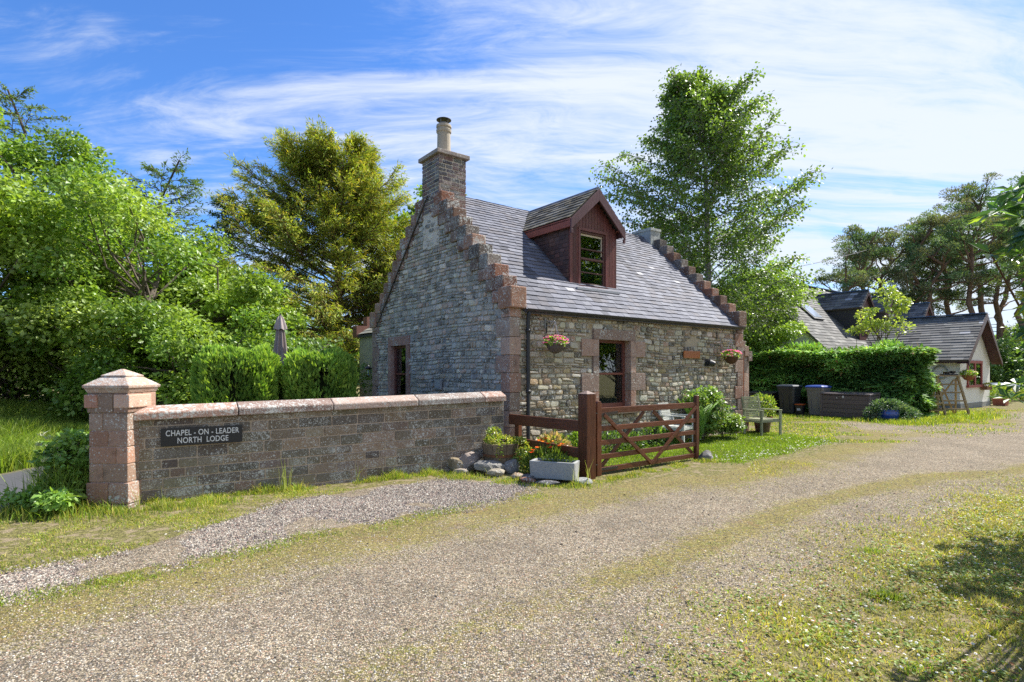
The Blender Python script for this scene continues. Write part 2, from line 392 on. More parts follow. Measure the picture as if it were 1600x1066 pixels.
chip = t.mix(t.step(v2.outputs['Distance'], .40, .7), chip, (.05, .04, .04))
mossc = t.mix(t.step(fine, .35, .65), (.13, .115, .05), (.29, .27, .085)); mossc = t.mix(t.step(med, .52, .66), mossc, (.17, .19, .045))
mossc = t.mix(t.math('MULTIPLY', t.step(t.noise(wp, 2.1, 4, .7), .56, .66), .5), mossc, (.22, .15, .07))
mossc = t.mix(.65, mossc, t.mix(1.0, mossc, t.mix(1.0, peb, (3.6, 3.6, 3.6), 'MULTIPLY'), 'MULTIPLY'))
mf = t.step(t.math('ADD', t.math('MULTIPLY', Mm, .9), t.math('MULTIPLY_ADD', fine, .8, t.math('MULTIPLY_ADD', med, .65, t.math('MULTIPLY', v1.outputs['Distance'], .45)))), 1.27, 1.60)
drivec = t.mix(t.math('MULTIPLY', mf, .8), peb, mossc)
tar = t.mix(fine, (.055, .057, .062), (.10, .10, .105)); tar = t.mix(t.step(med, .62, .7), tar, (.06, .06, .065))
turf = t.mix(t.step(fine, .35, .65), (.06, .055, .022), (.22, .20, .07)); turf = t.mix(t.step(med, .5, .62), turf, t.mix(fine, (.20, .15, .09), (.28, .23, .15)))
hs = t.step(t.math('ADD', Hm, t.math('MULTIPLY_ADD', fine, .5, -.25)), .35, .65)
c = t.mix(hs, turf, t.mix(t.step(t.math('ADD', Sm, t.math('MULTIPLY_ADD', med, .6, -.3)), .35, .6), drivec, t.mix(t.math('MULTIPLY', mf, .8), chip, mossc)))
c = t.mix(Rm, c, tar)
hgt = t.math('MULTIPLY', t.math('SUBTRACT', 1.0, t.math('ADD', v1.outputs['Distance'], t.math('MULTIPLY', v2.outputs['Distance'], Sm))), t.math('SUBTRACT', 1.0, t.math('MULTIPLY', Rm, .85)))
finish(t, c, .95, t.math('ADD', hgt, t.math('MULTIPLY', fine, .6)), .7, .012, .15)
def ground_part(name, sel):
    me = D.meshes.new(name); f = q[sel]; u, inv = np.unique(f, return_inverse=True); f = inv.reshape(-1, 4)
    me.vertices.add(len(u)); me.vertices.foreach_set('co', V[u].ravel())
    me.loops.add(f.size); me.loops.foreach_set('vertex_index', f.ravel().astype(np.int32))
    me.polygons.add(len(f)); me.polygons.foreach_set('loop_start', (np.arange(len(f))*4).astype(np.int32))
    me.materials.append(gm); me.update(calc_edges=True)
    a = me.attributes.new('mask', 'FLOAT_COLOR', 'POINT'); a.data.foreach_set('color', masks.reshape(-1, 4)[u].ravel())
    me.polygons.foreach_set('use_smooth', np.ones(len(f), bool))
    o = D.objects.new(name, me); COL.objects.link(o); o['kind'] = 'structure'
cx = (gx[:-1, :-1]+gx[1:, 1:]).ravel()/2; cyy = (gy[:-1, :-1]+gy[1:, 1:]).ravel()/2
Fc = fields(cx, cyy)
cls = np.zeros(len(cx), int)
cls[(Fc['drive'] > 0)] = 1; cls[Fc['path'] > 0] = 1; cls[(Fc['strip'] > 0)] = 2; cls[Fc['lawn'] > 0] = 3; cls[Fc['road'] > 0] = 4
for k, nm in enumerate(['ground', 'driveway', 'gravel_verge', 'lawn', 'road']): ground_part(nm, cls == k)

# ------------------------------------------------------------------ masonry generator
def stones(mb, mp, s0, s1, z0, z1, hr, wr, rnd, depth, pal, seed, keep=None, wob=.0, gap=.012, mat=0, profile=None):
    """courses of individual stones; mp(s,z,d)->xyz"""
    r = np.random.default_rng(seed); z = z0
    out = []
    while z < z1-.02:
        h = r.uniform(*hr); h = min(h, z1-z)
        if z1-(z+h) < hr[0]*.6: h = z1-z
        s = s0-r.uniform(0, wr[0])
        while s < s1:
            w_ = r.uniform(*wr)
            a, b = max(s, s0), min(s+w_, s1)
            if s1-b < wr[0]*.5: b = s1; w_ = 9
            if b-a > .03:
                sub = 1 if (h < hr[1]*.75 or r.random() > .25 or rnd < .2) else 2
                for q_ in range(sub): out.append((a, b, z+h*q_/sub, z+h*(q_+1)/sub))
            s += w_
        z += h
    A = np.array(out)
    if keep is not None: A = A[[bool(keep(*k)) for k in out]]
    n = len(A); cs = (A[:, 0]+A[:, 1])/2; cz = (A[:, 2]+A[:, 3])/2
    hw = (A[:, 1]-A[:, 0])/2-gap/2; hh = (A[:, 3]-A[:, 2])/2-gap/2
    c = rnd*np.minimum(hw, hh)
    sg = np.array([(-1, -1), (1, -1), (1, 1), (-1, 1)])
    P = np.zeros((n, 8, 2))
    for k, (sx, sz) in enumerate(sg):
        c1 = c*r.uniform(.5, 1.5, n); c2 = c*r.uniform(.5, 1.5, n)
        p_a = np.stack([sx*(hw-c1), sz*hh], -1); p_b = np.stack([sx*hw, sz*(hh-c2)], -1)
        if k in (0, 2): P[:, 2*k], P[:, 2*k+1] = (p_b, p_a)
        else: P[:, 2*k], P[:, 2*k+1] = (p_a, p_b)
    P *= (1+r.uniform(-.05, .05, (n, 8, 1))*min(1, rnd*3))
    sh = r.uniform(-.5, .5, n)*rnd*.25; P[..., 1] += P[..., 0]*sh[:, None]
    rot = (vnoise(cs, cz, 1.3, seed)-.5)*wob
    dep = depth*r.uniform(.45, 1.15, n)
    tl = r.uniform(-.25, .25, (n, 2))*rnd*.6
    rings = []
    for f_, dd in ((1.0, 0.), (.96, .55), (.86 if rnd > .2 else .93, 1.)):
        q2 = P.copy(); mrg = (1-f_)*np.minimum(hw, hh)*1.0
        q2[..., 0] *= ((hw-mrg)/hw)[:, None]; q2[..., 1] *= ((hh-mrg)/hh)[:, None]
        d_ = dep[:, None]*dd + (q2[..., 0]*tl[:, :1]+q2[..., 1]*tl[:, 1:])*dd
        rings.append((q2, d_))
    S = np.concatenate([a_[0] for a_ in rings], 1); Dd = np.concatenate([a_[1] for a_ in rings], 1)
    S = np.concatenate([S, np.zeros((n, 1, 2))], 1); Dd = np.concatenate([Dd, (dep*(1.08 if rnd > .2 else 1.0))[:, None]], 1)
    ss = S[..., 0]+cs[:, None]; zz_ = S[..., 1]+cz[:, None]+ (S[..., 0]*rot[:, None]) + ((vnoise(ss, zz_0(cz, ss), .9, seed+2)-.5)*wob if wob else 0)
    Vv = mp(ss, zz_, Dd).reshape(-1, 3)
    k = np.arange(8); k2 = (k+1) % 8
    fq = np.concatenate([np.stack([k, k2, k2+8, k+8], -1), np.stack([k+8, k2+8, k2+16, k+16], -1)])
    ft = np.stack([k+16, k2+16, np.full(8, 24)], -1)
    base = (np.arange(n)*25)[:, None, None]
    pal = np.array(pal); pc = pal[r.integers(0, len(pal), n)]*r.uniform(.75, 1.3, (n, 1))*r.uniform(.95, 1.05, (n, 3))
    mb.add(Vv, (fq[None]+base).reshape(-1, 4), np.repeat(pc, 25, 0), mat)
    b0 = mb.n-len(Vv)
    mb.F.setdefault((3, mat), []).append((ft[None]+base).reshape(-1, 3)+b0)
def zz_0(cz, ss): return np.broadcast_to(cz[:, None], ss.shape)
RED = [(.22, .125, .09), (.185, .115, .088), (.25, .165, .125), (.17, .12, .095)]
GREYS = [(.22, .195, .16), (.26, .235, .195), (.32, .28, .225), (.22, .19, .15), (.38, .335, .27), (.11, .10, .085), (.30, .22, .165), (.15, .14, .125)]
WARM = [(.27, .235, .17), (.21, .18, .125), (.12, .105, .08), (.31, .275, .205), (.25, .195, .115), (.17, .16, .13), (.36, .32, .25), (.09, .08, .06), (.23, .16, .11)]
COURSE = [(.12, .10, .075), (.14, .115, .085), (.10, .085, .07), (.155, .12, .09), (.125, .105, .08), (.17, .125, .09)]

def slates(mb, O, U, S, N, L, W, w0, e0, e1, seed, keep=None, pal=((.125, .13, .16), (.145, .15, .18), (.11, .115, .142), (.165, .17, .2), (.135, .132, .15)), th=.010, mat=0):
    """O origin at eaves, U along eaves (unit), S up the slope, N normal"""
    O, U, S, N = [np.asarray(k, float) for k in (O, U, S, N)]
    r = np.random.default_rng(seed); y = 0; row = 0; C_ = []
    while y < L-.03:
        e = e0+(e1-e0)*y/L; x = -r.uniform(0, w0)
        while x < W:
            w_ = w0*r.uniform(.8, 1.2)*(1-.25*y/L)
            a, b = max(0, x), min(W, x+w_)
            if b-a > .02 and (keep is None or keep((a+b)/2, y)): C_.append((a+.002, b-.002, y, min(L, y+e*1.35), r.uniform(-.004, .004), r.uniform(.8, 1.6)*th))
            x += w_
        y += e; row += 1
    A = np.array(C_); n = len(A)
    def pt(x, y_, h): return O+x[:, None]*U+y_[:, None]*S+h[:, None]*N
    a, b, y0, y1, tl, hh = A.T
    lo = hh+.010; drop = r.uniform(-.010, .010, n)
    P = np.stack([pt(a, y0+drop+tl, lo-hh), pt(b, y0+drop-tl, lo-hh), pt(b, y1, 0*lo-.004), pt(a, y1, 0*lo-.004),
                  pt(a, y0+drop+tl, lo), pt(b, y0+drop-tl, lo), pt(b, y1, 0*lo+.001), pt(a, y1, 0*lo+.001)], 1)
    Fb = np.array([[4, 5, 6, 7], [0, 1, 5, 4], [1, 2, 6, 5], [3, 0, 4, 7]])
    pal = np.array(pal); pc = pal[r.integers(0, len(pal), n)]*r.uniform(.88, 1.14, (n, 1))
    # long damp streaks down the slope
    st = fbm(np.repeat((a+b)/2, 1)*2.2, y0*.35, 1.0, seed); pc = pc*np.where(st > .58, .72, 1.)[:, None]
    pc[r.random(n) < .008] = (.34, .34, .36)
    mb.add(P.reshape(-1, 3), (Fb[None]+(np.arange(n)*8)[:, None, None]).reshape(-1, 4), np.repeat(pc, 8, 0), mat)

# ------------------------------------------------------------------ the lodge
lodge = thing('lodge', 'small grey stone lodge with crow-stepped gables, slate roof and one red-brown dormer', 'house', tuple(HC), ANG)
LL, WW, EZ, TT = 7.53, 5.95, 2.74, .9412   # length, width, eaves, roof slope
RZ = EZ+TT*WW/2
MO = (.40, .34, .25); MOG = (.34, .33, .30)
wo = (2.23, 3.19, .85, 2.24)            # front window opening u0,u1,z0,z1
go = (4.04, 4.86, .85, 2.21)            # gable window opening v0,v1,z0,z1
# mortar cores
core = MB()
core.bb(.03, wo[0]-.12, .03, .5, -.1, EZ, MO, 0); core.bb(wo[1]+.12, LL, .03, .5, -.1, EZ, MO, 0)
core.bb(wo[0]-.12, wo[1]+.12, .03, .5, -.1, wo[2]-.05, MO, 0); core.bb(wo[0]-.12, wo[1]+.12, .03, .5, wo[3]+.1, EZ, MO, 0)
def gable_core(u0, u1, hole):
    if hole:
        core.bb(u0, u1, .5, go[0]-.08, -.1, EZ, MOG, 1); core.bb(u0, u1, go[1]+.08, WW-.02, -.1, EZ, MOG, 1)
        core.bb(u0, u1, go[0]-.08, go[1]+.08, -.1, go[2], MOG, 1); core.bb(u0, u1, go[0]-.08, go[1]+.08, go[3]+.1, EZ, MOG, 1)
        core.bb(u0, .5, .031, .5, -.1, EZ-.003, MOG, 1)
    else: core.bb(u0, u1, .5, WW-.02, -.1, EZ, MOG, 1)
    core.prism([(u0, .03, EZ), (u0, WW-.03, EZ), (u0, WW/2, RZ+.05)], (u1-u0, 0, 0), MOG, 1)
gable_core(.028, .35, True); gable_core(LL-.35, LL-.02, False)
core.bb(.5, LL-.4, WW-.4, WW-.03, -.1, EZ, MOG, 1)
core.build('wall_core', [M['mortar'], M['mortar']], lodge)
# front rubble
def fkeep(a, b, z0, z1):
    cs, cz = (a+b)/2, (z0+z1)/2
    if cs < .20: return False
    for (u0, u1, q0, q1) in front_exc:
        if u0 < cs < u1 and q0 < cz < q1: return False
    return True
front_exc = [(2.02, 3.40, .74, 2.46), (1.74, 2.1, 1.90, 2.26), (1.74, 2.1, 1.18, 1.55), (3.3, 3.67, 1.90, 2.26), (3.3, 3.67, 1.18, 1.55), (5.24, 5.66, 2.2, 2.46)]
mb = MB()
stones(mb, lambda s, z, d: np.stack([s, .03-d, z], -1), .20, LL-.26, -.08, EZ-.02, (.042, .14), (.07, .30), .5, .036, WARM, 11, fkeep, .07, .020)
mb.bb(5.26, 5.64, .045, .06, 2.22, 2.44, (.03, .028, .025))
mb.build('front_wall', M['rubble_front'], lodge)
# gable rubble (follows the roof slope)
def gkeep(a, b, z0, z1):
    cv_, cz = (a+b)/2, (z0+z1)/2
    if z1 > EZ+TT*min(a, WW-b)-.06: return False
    if cz < EZ and (cv_ < .25 or cv_ > WW-.2): return False
    if go[0]-.17 < cv_ < go[1]+.17 and go[2]-.2 < cz < go[3]+.22: return False
    if 2.3 < cv_ < 2.62 and 1.2 < cz < 1.43: return False
    if cz < EZ and cv_ < (.42 if int(cz/.34) % 2 else .27): return False
    return True
mb = MB()
stones(mb, lambda s, z, d: np.stack([.028-d, s, z], -1), .02, WW-.02, -.08, RZ, (.048, .14), (.07, .27), .6, .034, GREYS, 12, gkeep, .08, .020)
mb.build('gable_wall', M['rubble'], lodge)
mb = MB()
stones(mb, lambda s, z, d: np.stack([LL-.02+d, s, z], -1), .02, WW-.02, -.08, RZ, (.07, .15), (.12, .4), .45, .04, GREYS, 13, lambda a, b, z0, z1: z1 < EZ+TT*min(a, WW-b)-.03, .03)
mb.build('far_gable_wall', M['rubble'], lodge)
# quoins
r = np.random.default_rng(3)
mb = MB(); mb2 = MB(); mb3 = MB(); z = -.05; k = 0
while z < EZ-.02:
    h = min(r.uniform(.28, .38), EZ-z)
    c = np.array(RED[k % 4])*r.uniform(.85, 1.2)*np.array([.98, 1.05, 1.08]); L1, L2 = (.20, .42) if k % 2 else (.23, .26)
    mb.bb(-.025, L1, -.022, L2, z+.003, z+h-.003, c)
    mb2.bb(LL-.36 if k % 2 else LL-.26, LL+.01, -.022, .27, z+.003, z+h-.003, np.array(RED[(k+1) % 4])*.8)
    mb3.bb(-.02, .3, WW-.24 if k % 2 else WW-.36, WW+.01, z+.003, z+h-.003, np.array((.17, .12, .10)))
    z += h; k += 1
for q_ in (mb, mb2, mb3): q_.build('quoins', M['redstone'], lodge, bevel=.012)
# crow steps and skews
def crow(u0, u1, face, name, mt):
    n_ = 10; r = np.random.default_rng(5 if face < 0 else 6)
    for side in (0, 1):
        mb = MB()
        for k in range(n_+1):
            dv = .245; v0 = -.06+k*dv; zt = EZ+.15+TT*(k+1)*dv
            if v0 > WW/2-.35: break
            c = np.array([(.15, .07, .045), (.14, .085, .06), (.19, .105, .07), (.12, .10, .085)][r.integers(0, 4)])*r.uniform(.6, 1.1)
            a, b = v0, v0+dv+r.uniform(.06, .15)
            if k == 0: a -= .05
            zb = zt-.28 if k else EZ-.02
            j = r.uniform(-.02, .02)
            if side: a, b = WW-b, WW-a
            mb.bb(u0+j-(.03 if k == 0 else 0), u1+j, a+.003, b-.003, zb+.002, zt+r.uniform(-.01, .01), c)
            # kneeler stone on the gable face under each step
            if face < 0:
                a2, b2 = (v0+.08, v0+dv+r.uniform(.05, .16)); 
                if side: a2, b2 = WW-b2, WW-a2
                mb.bb(u0-.004, u0+.12, a2, b2, zt-.50, zb, np.array(RED[r.integers(0, 4)])*r.uniform(.45, .85))
        mb.build(name, mt, lodge, bevel=.022)
crow(-.035, .30, -1, 'crow_steps', M['cope']); crow(LL-.30, LL+.03, 1, 'crow_steps', M['brick'])
# dark cable down the left skew of the gable
mb = MB(); mb.tube([(-.05, 2.93+.1*k*0, 5.42) if k == 0 else (-.055, 2.93+k*.2665, 5.42-k*.268) for k in range(11)], .016, 6, (.03, .028, .028)); mb.build('cable', M['metal'], lodge)
# window surrounds
mb = MB(); rc = lambda s=1: np.array(RED[R.integers(0, 4)])*s*1.02
mb.bb(2.08, 3.34, -.02, .26, 2.24, 2.45, rc())
for k, (za, zb) in enumerate(((1.90, 2.237), (1.553, 1.897), (1.19, 1.55), (.80, 1.187))):
    wide = k % 2 == 0
    mb.bb(1.75 if wide else 2.07, 2.23, -.02, .26, za, zb, rc()); mb.bb(3.19, 3.66 if wide else 3.35, -.02, .26, za, zb, rc())
mb.bb(2.05, 3.37, -.06, .26, .72, .797, rc(.9)*np.array([.95, 1.1, 1.15]))
mb.build('window_surround', M['redstone'], lodge, bevel=.006)
mb = MB(); dk = np.array((.21, .125, .10))
mb.bb(-.018, .28, go[0]-.15, go[1]+.15, 2.21, 2.43, dk); mb.bb(-.018, .28, go[0]-.15, go[0], .7, 2.207, dk*.9); mb.bb(-.018, .28, go[1], go[1]+.15, .7, 2.207, dk*1.1); mb.bb(-.04, .28, go[0], go[1], .76, .846, dk)
mb.build('window_surround', M['redstone'], lodge, bevel=.006)
# sash windows; ax='f' plane y=const facing -y, ax='g' plane x=const facing -x
def sash(parent, ax, d, s0, s1, z0, z1, fc=(.13, .035, .022), mid=.5, fw=.055, curtain=True, bars=None, openv=0, inner=(.012, .012, .012)):
    def B(mb, a, b, d0, d1, q0, q1, c, m=0):
        if ax == 'f': mb.bb(a, b, d0, d1, q0, q1, c, m)
        else: mb.bb(d0, d1, a, b, q0, q1, c, m)
    win = MB(); zm = z0+(z1-z0)*mid
    B(win, s0, s0+fw, d, d+.07, z0, z1, fc); B(win, s1-fw, s1, d, d+.07, z0, z1, fc)
    B(win, s0+fw, s1-fw, d, d+.07, z1-fw, z1, fc); B(win, s0+fw, s1-fw, d, d+.07, z0, z0+fw*1.5, fc)
    B(win, s0+fw, s1-fw, d-.012, d+.05, zm-.022, zm+.022, np.array(fc)*1.25)
    for b_ in (bars or []): B(win, s0+fw, s1-fw, d+.001, d+.04, b_-.012, b_+.012, fc)
    fr = win.build('window', M['paint'], parent, bevel=.004)
    g = MB(); e = 0.
    B(g, s0+fw, s1-fw, d+.045, d+.051, zm+.022, z1-fw, (0, 0, 0)); B(g, s0+fw, s1-fw, d+.03, d+.036, z0+fw*1.5, zm-.022, (0, 0, 0))
    g.build('pane', M['glass'], fr)
    bk = MB(); B(bk, s0-.05, s1+.05, d+.6, d+.62, z0-.05, z1+.05, inner)  # near-black box, the unlit room's shade put into its colour
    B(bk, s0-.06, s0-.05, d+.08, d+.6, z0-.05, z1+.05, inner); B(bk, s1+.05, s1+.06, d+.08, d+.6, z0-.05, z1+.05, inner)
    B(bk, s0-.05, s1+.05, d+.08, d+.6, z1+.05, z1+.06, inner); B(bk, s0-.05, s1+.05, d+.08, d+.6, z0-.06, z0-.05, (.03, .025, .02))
    bk.build('dark_room_backing', M['paint'], fr)
    if curtain:
        cu = MB(); n_ = 14; wd = (s1-s0)*.24
        ss = np.linspace(0, wd, n_); dd = d+.14+.02*np.sin(np.arange(n_)*2.1)
        for k in range(n_-1):
            a, b = s1-fw*.6-ss[k], s1-fw*.6-ss[k+1]
            P = [(a, dd[k], z0), (b, dd[k+1], z0), (b, dd[k+1], z1), (a, dd[k], z1)] if ax == 'f' else [(dd[k], a, z0), (dd[k+1], b, z0), (dd[k+1], b, z1), (dd[k], a, z1)]
            cu.add(P, [0, 1, 2, 3], (.5, .52, .54))
        cu.build('curtain', M['curtain'], fr)
    return fr
sash(lodge, 'f', .15, wo[0], wo[1], wo[2], wo[3], (.15, .045, .03), .5)
sash(lodge, 'g', .09, go[0], go[1], go[2], go[3], (.11, .03, .022), .5)
# small meter box on the gable, plaque, cowl, putlog slots, gutter and downpipe
mb = MB(); mb.bb(-.07, -.02, 2.35, 2.58, 1.21, 1.42, (.27, .29, .31)); mb.bb(-.078, -.07, 2.37, 2.56, 1.23, 1.40, (.31, .33, .35)); mb.build('meter_box', M['plastic'], lodge, bevel=.005)
mb = MB(); mb.bb(5.0, 5.62, -.045, -.018, 1.90, 2.07, (.42, .15, .05)); mb.bb(5.02, 5.60, -.05, -.045, 1.915, 2.055, (.36, .12, .04)); mb.build('plaque', M['wood'], lodge, bevel=.004)
mb = MB(); mb.tube([(5.95, -.02, 1.80), (5.95, -.10, 1.80), (6.02, -.17, 1.77)], [.075, .075, .06], 12, (.02, .02, .022)); mb.box((5.95, -.03, 1.80), (.18, .02, .18), (.025, .025, .027)); mb.build('vent_cowl', M['plastic'], lodge)
mb = MB()
n_ = 9; ang = np.linspace(math.pi, 2*math.pi, n_)
prof = np.stack([-.09+.06*np.cos(ang), EZ-.015+.055*np.sin(ang)], -1)
for k in range(n_-1):
    a, b = prof[k], prof[k+1]
    mb.add([(.28, a[0], a[1]), (LL-.1, a[0], a[1]), (LL-.1, b[0], b[1]), (.28, b[0], b[1])], [0, 1, 2, 3], (.035, .035, .037))
mb.build('gutter', M['metal'], lodge).modifiers.new('s', 'SOLIDIFY').thickness = .005
mb = MB(); mb.tube([(.36, -.09, EZ-.05), (.36, -.075, EZ-.12), (.36, -.06, 2.5), (.36, -.06, .2), (.36, -.10, .08)], .037, 12, (.018, .018, .02))
for z in (2.3, 1.2): mb.tube([(.36, -.06, z), (.36, -.06, z+.06)], .046, 12, (.018, .018, .02))
mb.build('downpipe', M['metal'], lodge, smooth=True)
for (u, z) in ((.83+.0, 2.3), (6.35, 2.38), (7.1, 2.42)): mb = MB(); mb.bb(u-.012, u+.012, -.03, -.015, z, z+.2, (.02, .018, .016)); mb.build('wall_iron', M['metal'], lodge)
# roof
S1 = nrm([0, 1, TT]); N1 = nrm([0, -TT, 1]); SL = math.hypot(WW/2+.10, (WW/2+.10)*TT)
deck = MB()
deck.hexa([(.28, -.08, EZ-.10), (LL-.28, -.08, EZ-.10), (LL-.28, WW/2, RZ-.02-.05), (.28, WW/2, RZ-.02-.05), (.28, -.09, EZ-.04), (LL-.28, -.09, EZ-.04), (LL-.28, WW/2, RZ), (.28, WW/2, RZ)], (.09, .09, .10))
deck.hexa([(.28, WW/2+.001, RZ-.07), (LL-.28, WW/2+.001, RZ-.07), (LL-.28, WW+.08, EZ-.10), (.28, WW+.08, EZ-.10), (.28, WW/2+.001, RZ), (LL-.28, WW/2+.001, RZ), (LL-.28, WW+.09, EZ-.04), (.28, WW+.09, EZ-.04)], (.12, .12, .13))
DU0, DU1, DC = 2.07, 3.50, 2.785; DV = .69; DE, DR = 4.74, 5.50
def rkeep(x, y):
    u = x+.28; v = -.10+y*S1[1]
    return not (DU0+.05 < u < DU1-.05 and DV+.12 < v < 2.1)
slates(deck, (.28, -.10, EZ-.035), (1, 0, 0), S1, N1, SL, LL-.56, .23, .155, .108, 21, rkeep, th=.009)
# ridge
for k in range(16):
    a = .3+k*(LL-.6)/16; deck.prism([(a+.004, WW/2-.10, RZ-.085+.03), (a+.004, WW/2, RZ+.04), (a+.004, WW/2+.10, RZ-.055), (a+.004, WW/2, RZ-.01)], ((LL-.6)/16-.006, 0, 0), (.15, .15, .16))
roof = deck.build('roof', M['slate'], lodge)
# main chimney: stone bricks, cap, pot, cowl
ch = MB(); c0, c1, d0, d1 = -.02, .68, 2.5, 3.25
ch.bb(c0+.02, c1-.02, d0+.02, d1-.02, 4.3, 6.24, (.40, .35, .29))
CB = [(.11, .085, .085), (.08, .07, .075), (.13, .105, .095), (.13, .08, .07), (.12, .115, .11)]
for sd in range(4):
    if sd == 0: mp = lambda s, z, d: np.stack([c0+.02-d, s, z], -1); a, b = d0, d1
    elif sd == 1: mp = lambda s, z, d: np.stack([s, d0+.02-d, z], -1); a, b = c0, c1
    elif sd == 2: mp = lambda s, z, d: np.stack([c1-.02+d, s, z], -1); a, b = d0, d1
    else: mp = lambda s, z, d: np.stack([s, d1-.02+d, z], -1); a, b = c0, c1
    stones(ch, mp, a, b, 4.9 if sd else 5.05, 6.24, (.078, .095), (.16, .25), .14, .018, CB, 50+sd, None, 0, .022)
chim = ch.build('chimney', M['brick'], lodge)
mb = MB(); mb.bb(c0-.06, c1+.06, d0-.06, d1+.06, 6.24, 6.33, (.20, .17, .15)); mb.bb(c0+.02, c1-.02, d0+.04, d1-.04, 6.33, 6.37, (.22, .20, .18)); mb.build('chimney_cap', M['brick'], chim, bevel=.012)
pc = (.33, 2.875)
mb = MB(); mb.lathe([(.155, 6.36), (.15, 6.5), (.145, 6.86), (.165, 6.88), (.17, 6.93), (.15, 6.95), (.15, 6.97), (.17, 6.99), (.165, 7.04), (.12, 7.05), (.11, 6.9)], (pc[0], pc[1], 0), 20, (.36, .31, .24)); mb.build('chimney_pot', M['concrete'], chim, smooth=False)
mb = MB(); mb.lathe([(.10, 7.0), (.10, 7.09)], (pc[0], pc[1], 0), 16, (.18, .18, .19)); mb.lathe([(.0, 7.215), (.09, 7.20), (.165, 7.165), (.165, 7.155), (.0, 7.17)], (pc[0], pc[1], 0), 20, (.05, .045, .042))
for k in range(4): a = k*math.pi/2+.4; mb.tube([(pc[0]+.10*math.cos(a), pc[1]+.10*math.sin(a), 7.05), (pc[0]+.12*math.cos(a), pc[1]+.12*math.sin(a), 7.18)], .008, 5, (.2, .2, .2))
mb.build('chimney_cowl', M['metal'], chim)
# far-end stub
mb = MB(); mb.bb(LL-.42, LL+.02, 2.62, 3.3, 4.9, 5.78, (.19, .20, .19)); mb.bb(LL-.44, LL+.04, 2.60, 3.32, 5.70, 5.78, (.24, .25, .23)); mb.build('chimney_stub', M['rubble'], lodge, bevel=.01)
# dormer
MAR = (.115, .04, .035); PUR = (.10, .048, .052)
dorm = MB()
bd = .092; x = DU0
while x < DU1-.01:      # vertical boards around the window
    a, b = x+.004, min(x+bd, DU1)-.004; mid_ = (a+b)/2
    top = DR-.10-abs(mid_-DC)*1.0
    c = np.array(MAR)*R.uniform(.75, 1.25)
    if 2.36-.02 < mid_ < 3.14+.02: dorm.bb(a, b, DV-.02, DV+.02, 4.60, top, c)
    else: dorm.bb(a, b, DV-.02, DV+.02, 3.36, top, c)
    x += bd
dorm.bb(DU0+.01, DU1-.01, DV+.02, DV+.05, 4.6, 4.76, MAR); dorm.bb(DU0+.01, 2.37, DV+.02, DV+.05, 3.3, 4.6, MAR); dorm.bb(3.13, DU1-.01, DV+.02, DV+.05, 3.3, 4.6, MAR)
dorm.bb(2.30, 3.20, DV-.06, DV+.03, 3.33, 3.42, np.array(MAR)*1.2)
dorm.bb(2.31, 2.36, DV-.035, DV+.03, 3.42, 4.62, np.array(MAR)*1.3); dorm.bb(3.14, 3.19, DV-.035, DV+.03, 3.42, 4.62, np.array(MAR)*1.3); dorm.bb(2.31, 3.19, DV-.037, DV+.03, 4.60, 4.66, np.array(MAR)*1.3)
dm = dorm.build('dormer', M['wood'], lodge)
vb = (DE-EZ)/TT
mb = MB()   # slate-hung cheeks
for uu, sg in ((DU0, -1), (DU1, 1)):
    mb.prism([(uu, DV+.02, EZ+TT*(DV+.02)-.05), (uu, DV+.02, DE), (uu, vb, DE)], (-sg*.04, 0, 0), (.05, .04, .04))
    stones(mb, (lambda s, z, d, uu=uu, sg=sg: np.stack([uu+sg*d, s, z], -1)), DV+.02, vb, EZ+TT*DV, DE, (.085, .10), (.13, .2), .05, .012, [(.075, .038, .032), (.09, .05, .042), (.06, .035, .032), (.10, .05, .038)], 61, lambda a, b, z0, z1: z0 > EZ+TT*((a+b)/2)-.04, 0, .006)
mb.build('dormer_cheek', M['darkslate'], dm)
mb = MB(); rp = [(.17, .145, .10), (.20, .175, .125), (.15, .135, .11), (.22, .20, .16)]
hw = .83; vf = DV-.16; sl = math.hypot(hw, hw*.93)
for sg in (-1, 1):
    Sd = nrm([-sg, 0, .93]); Nd = nrm([sg*.93, 0, 1]); e = (DC+sg*hw, vf, DR+.05-hw*.93)
    def dkeep(x, y, sg=sg): return (vf+x) < (e[2]+y*Sd[2]-EZ)/TT+.12
    slates(mb, e if True else e, (0, 1, 0), Sd, Nd, sl, 2.7, .22, .15, .12, 70+sg, dkeep, rp if sg < 0 else ((.15, .155, .165), (.19, .195, .2)))
    # thin deck reaching back into the main roof
    p = [(DC+sg*hw, vf+.01, e[2]-.03), (DC, vf+.01, DR+.02), (DC, (DR-EZ)/TT, DR+.02), (DC+sg*hw, (e[2]-EZ)/TT+.05, e[2]-.03)]
    mb.prism(p, (0, 0, -.03), (.10, .09, .08))
for k in range(9): mb.prism([(DC-.09, vf+k*.27+.002, DR-.015), (DC, vf+k*.27+.002, DR+.075), (DC+.09, vf+k*.27+.002, DR-.015)], (0, .262, 0), (.13, .15, .18))
mb.build('dormer_roof', M['slate'], dm)
mb = MB()  # bargeboards and side fascia
